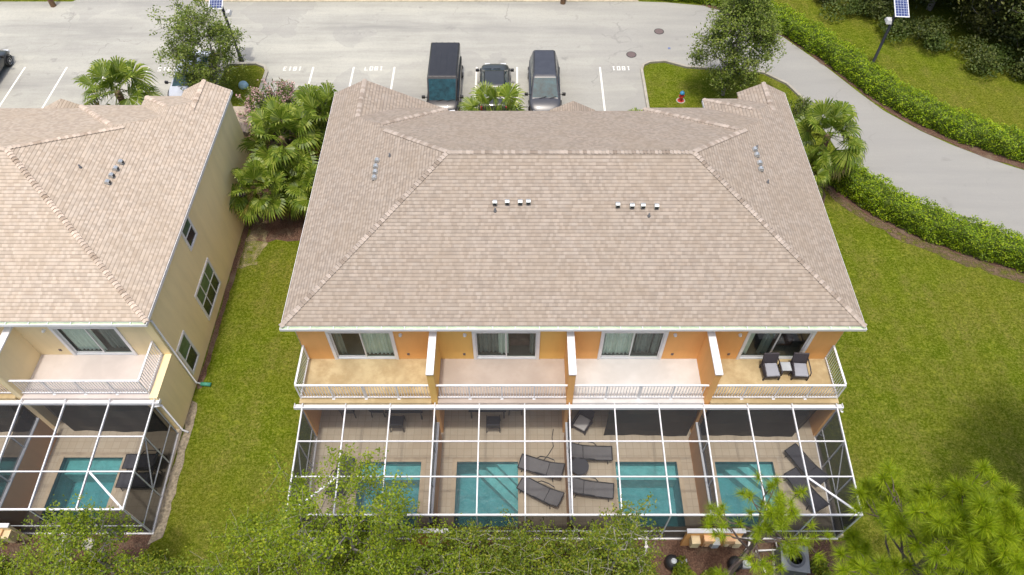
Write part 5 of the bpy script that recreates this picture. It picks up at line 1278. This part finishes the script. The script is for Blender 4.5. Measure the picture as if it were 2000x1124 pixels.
# hedges
def hedge(label, path, w, h, seed, dens, l):
    rng = np.random.default_rng(seed); P = [np.array(p, float) for p in path]; S_ = np.concatenate([[0], np.cumsum([np.linalg.norm(b - a) for a, b in zip(P, P[1:])])]); tot = S_[-1]
    def at(s):
        i = min(np.searchsorted(S_, s, side='right') - 1, len(P) - 2); t = (s - S_[i]) / (S_[i + 1] - S_[i]); d0 = P[i + 1] - P[i]; d = d0 / np.linalg.norm(d0)
        # smooth the direction around the corners
        dn = (P[min(i + 2, len(P) - 1)] - P[i + 1]); dn = dn / (np.linalg.norm(dn) + 1e-9) if np.linalg.norm(dn) > 0 else d; dd = d * (1 - t * .5) + dn * t * .5; dd /= np.linalg.norm(dd)
        return P[i] + d0 * t, np.array((-dd[1], dd[0]))
    per = [(-w / 2, .05), (-w / 2 * 1.02, h * .55), (-w / 2 * .82, h * .92), (0, h), (w / 2 * .82, h * .92), (w / 2 * 1.02, h * .55), (w / 2, .05)]
    pl = np.concatenate([[0], np.cumsum([math.hypot(b[0] - a[0], b[1] - a[1]) for a, b in zip(per, per[1:])])])
    lump = lambda s, q: .06 * math.sin(s * 2.3 + 3 * q) + .05 * math.sin(s * 5.1 + q * 5) + .05 * math.sin(s * 9.7 - q * 7)
    n = int(tot * pl[-1] * dens); C = np.zeros((n, 3))
    ss = rng.uniform(0, tot, n); qq = rng.uniform(0, pl[-1], n)
    for i in range(n):
        c, nv = at(ss[i]); x = np.interp(qq[i], pl, [p[0] for p in per]); z = np.interp(qq[i], pl, [p[1] for p in per]); k = 1 + lump(ss[i], qq[i]) + rng.normal() * .05
        C[i] = (c[0] + nv[0] * x * k, c[1] + nv[1] * x * k, max(.03, z * k))
    T = empty('hedge', label, 'hedge', (0, 0, 0)); link('foliage', npmesh('foliage', leaves(C, rng, l, l * .6, .9), M['hedge']), T)
    m = MB(); k = int(tot / .5) + 1; rings = []
    for i in range(k + 1):
        s = tot * i / k; c, nv = at(min(s, tot - 1e-4)); rings.append([(c[0] + nv[0] * x * .86 * (1 + lump(s, q)), c[1] + nv[1] * x * .86 * (1 + lump(s, q)), max(0, z * .88 * (1 + lump(s, q)) - .04)) for (x, z), q in zip(per, pl)])
    nn = len(per); m.add([p for r_ in rings for p in r_], [(i * nn + j, i * nn + j + 1, (i + 1) * nn + j + 1, (i + 1) * nn + j) for i in range(k) for j in range(nn - 1)] + [tuple(range(nn)), tuple(range(k * nn, k * nn + nn))]); m.build('branches', M['hedgecore'], T)
    return T
hedge('long clipped hedge along the outer side of the curving road', [(-22.4, 47.2), (-10, 47.2), (2, 47.2), (9.5, 47.15), (13.2, 46.6), (15.6, 45.5), (18.2, 42.9), (20.4, 39.8), (21.8, 37.2), (22.9, 35.5), (24.4, 33.8), (26.0, 32.4), (28.2, 31.1), (34, 28.2), (44, 24)], 1.5, 1.15, 1, 330, .105)
hedge('clipped hedge between the lower lawn and the road', [(17.5, 29.4), (18.4, 27.9), (19.7, 26.4), (21.6, 24.9), (23.4, 23.9), (26, 22.7), (30, 20.8), (40, 15.5)], 1.5, 1.3, 2, 390, .10)
hedge('hedge at the top left edge beyond the road', [(-60, 47.3), (-45, 47.3), (-31.6, 47.2)], 1.4, 1.2, 3, 45, .2)

# woodland edge beyond the lawn
WOOD = dict(h=9.0, r=3.4, z0=.6, clusters=120, tufts=8, nl=30, l=.22, w=.12, spread=.50, r0=.22, tuft=.30)
wlab = ['dark leafy tree at the woodland edge', 'olive toned tree at the woodland edge', 'low dark tree filling the woodland edge']
rw = random.Random(4); spots = []
for i, (x, y) in enumerate(((19.4, 52.3), (23.2, 50.4), (26.0, 47.6), (28.6, 45.2), (31.2, 42.8), (33.8, 40.6), (36.6, 38.6), (39.6, 36.4), (24.8, 53.8), (29.3, 50.2), (33.2, 46.8), (37.2, 43.4), (41.2, 40.4), (14.5, 53.0), (9.5, 54), (3.5, 54))): spots.append((x, y))
for i, (x, y) in enumerate(spots):
    k = i % 3; key = 'w%d' % k
    place = ['behind the solar lamp', 'second in the front row from the hedge gap', 'with its crown over the lawn', 'beside the lamp head', 'in the front row below the lamp panel', 'near the right frame edge', 'at the right frame edge', 'past the right frame edge', 'in the back row near the top', 'in the back row behind the lamp', 'in the back row, olive crowned neighbour in front', 'in the back row near the right edge', 'in the back row past the right edge', 'behind the bend of the hedge', 'behind the long hedge, right of the post', 'behind the long hedge near the post'][i]
    tree('woodland_tree', wlab[k] + ' ' + place, 'tree', key, (x, y, 0), rw.uniform(0, 6), (M['bark'], M['wood_y'] if k == 1 else M['wood_l']), dict(seed=60 + k, shape='round', **{**WOOD, 'h': (9.0, 8.0, 6.5)[k]}), 'woodland trees', rw.uniform(.85, 1.15))
for i in range(16):
    t = i / 15; x = 20.5 + 19 * t; y = 47.2 - 13.6 * t - 1.2 * math.sin(t * 3.1); 
    shrub(['ferny', 'leafy', 'dark', 'tangled'][i % 4] + ' undergrowth shrub at the foot of the woodland, ' + ['first', 'second', 'third', 'fourth', 'fifth', 'sixth', 'seventh', 'eighth', 'ninth', 'tenth', 'eleventh', 'twelfth', 'thirteenth', 'fourteenth', 'fifteenth', 'last'][i] + ' along the lawn', (x + rw.uniform(-.5, .5), y + rw.uniform(-.4, .4), 0), 1.1 + .3 * (i % 3), 1.1 + .35 * (i % 2), 90 + i, M['wood_l'] if i % 2 else M['oak'], 1500, .15, .09, 'woodland undergrowth', 'undergrowth_shrub')
# a tree past the right frame edge whose shade falls on the lower lawn
tree('lawn_tree', 'tall leafy tree beyond the right edge shading the lower lawn', 'tree', 'tall', (21.6, 8.8, 0), .5, (M['bark'], M['wood_l']), dict(seed=71, h=14.5, r=4.3, z0=7.6, clusters=130, tufts=8, nl=30, l=.24, w=.13, spread=.55, r0=.25, tuft=.3))
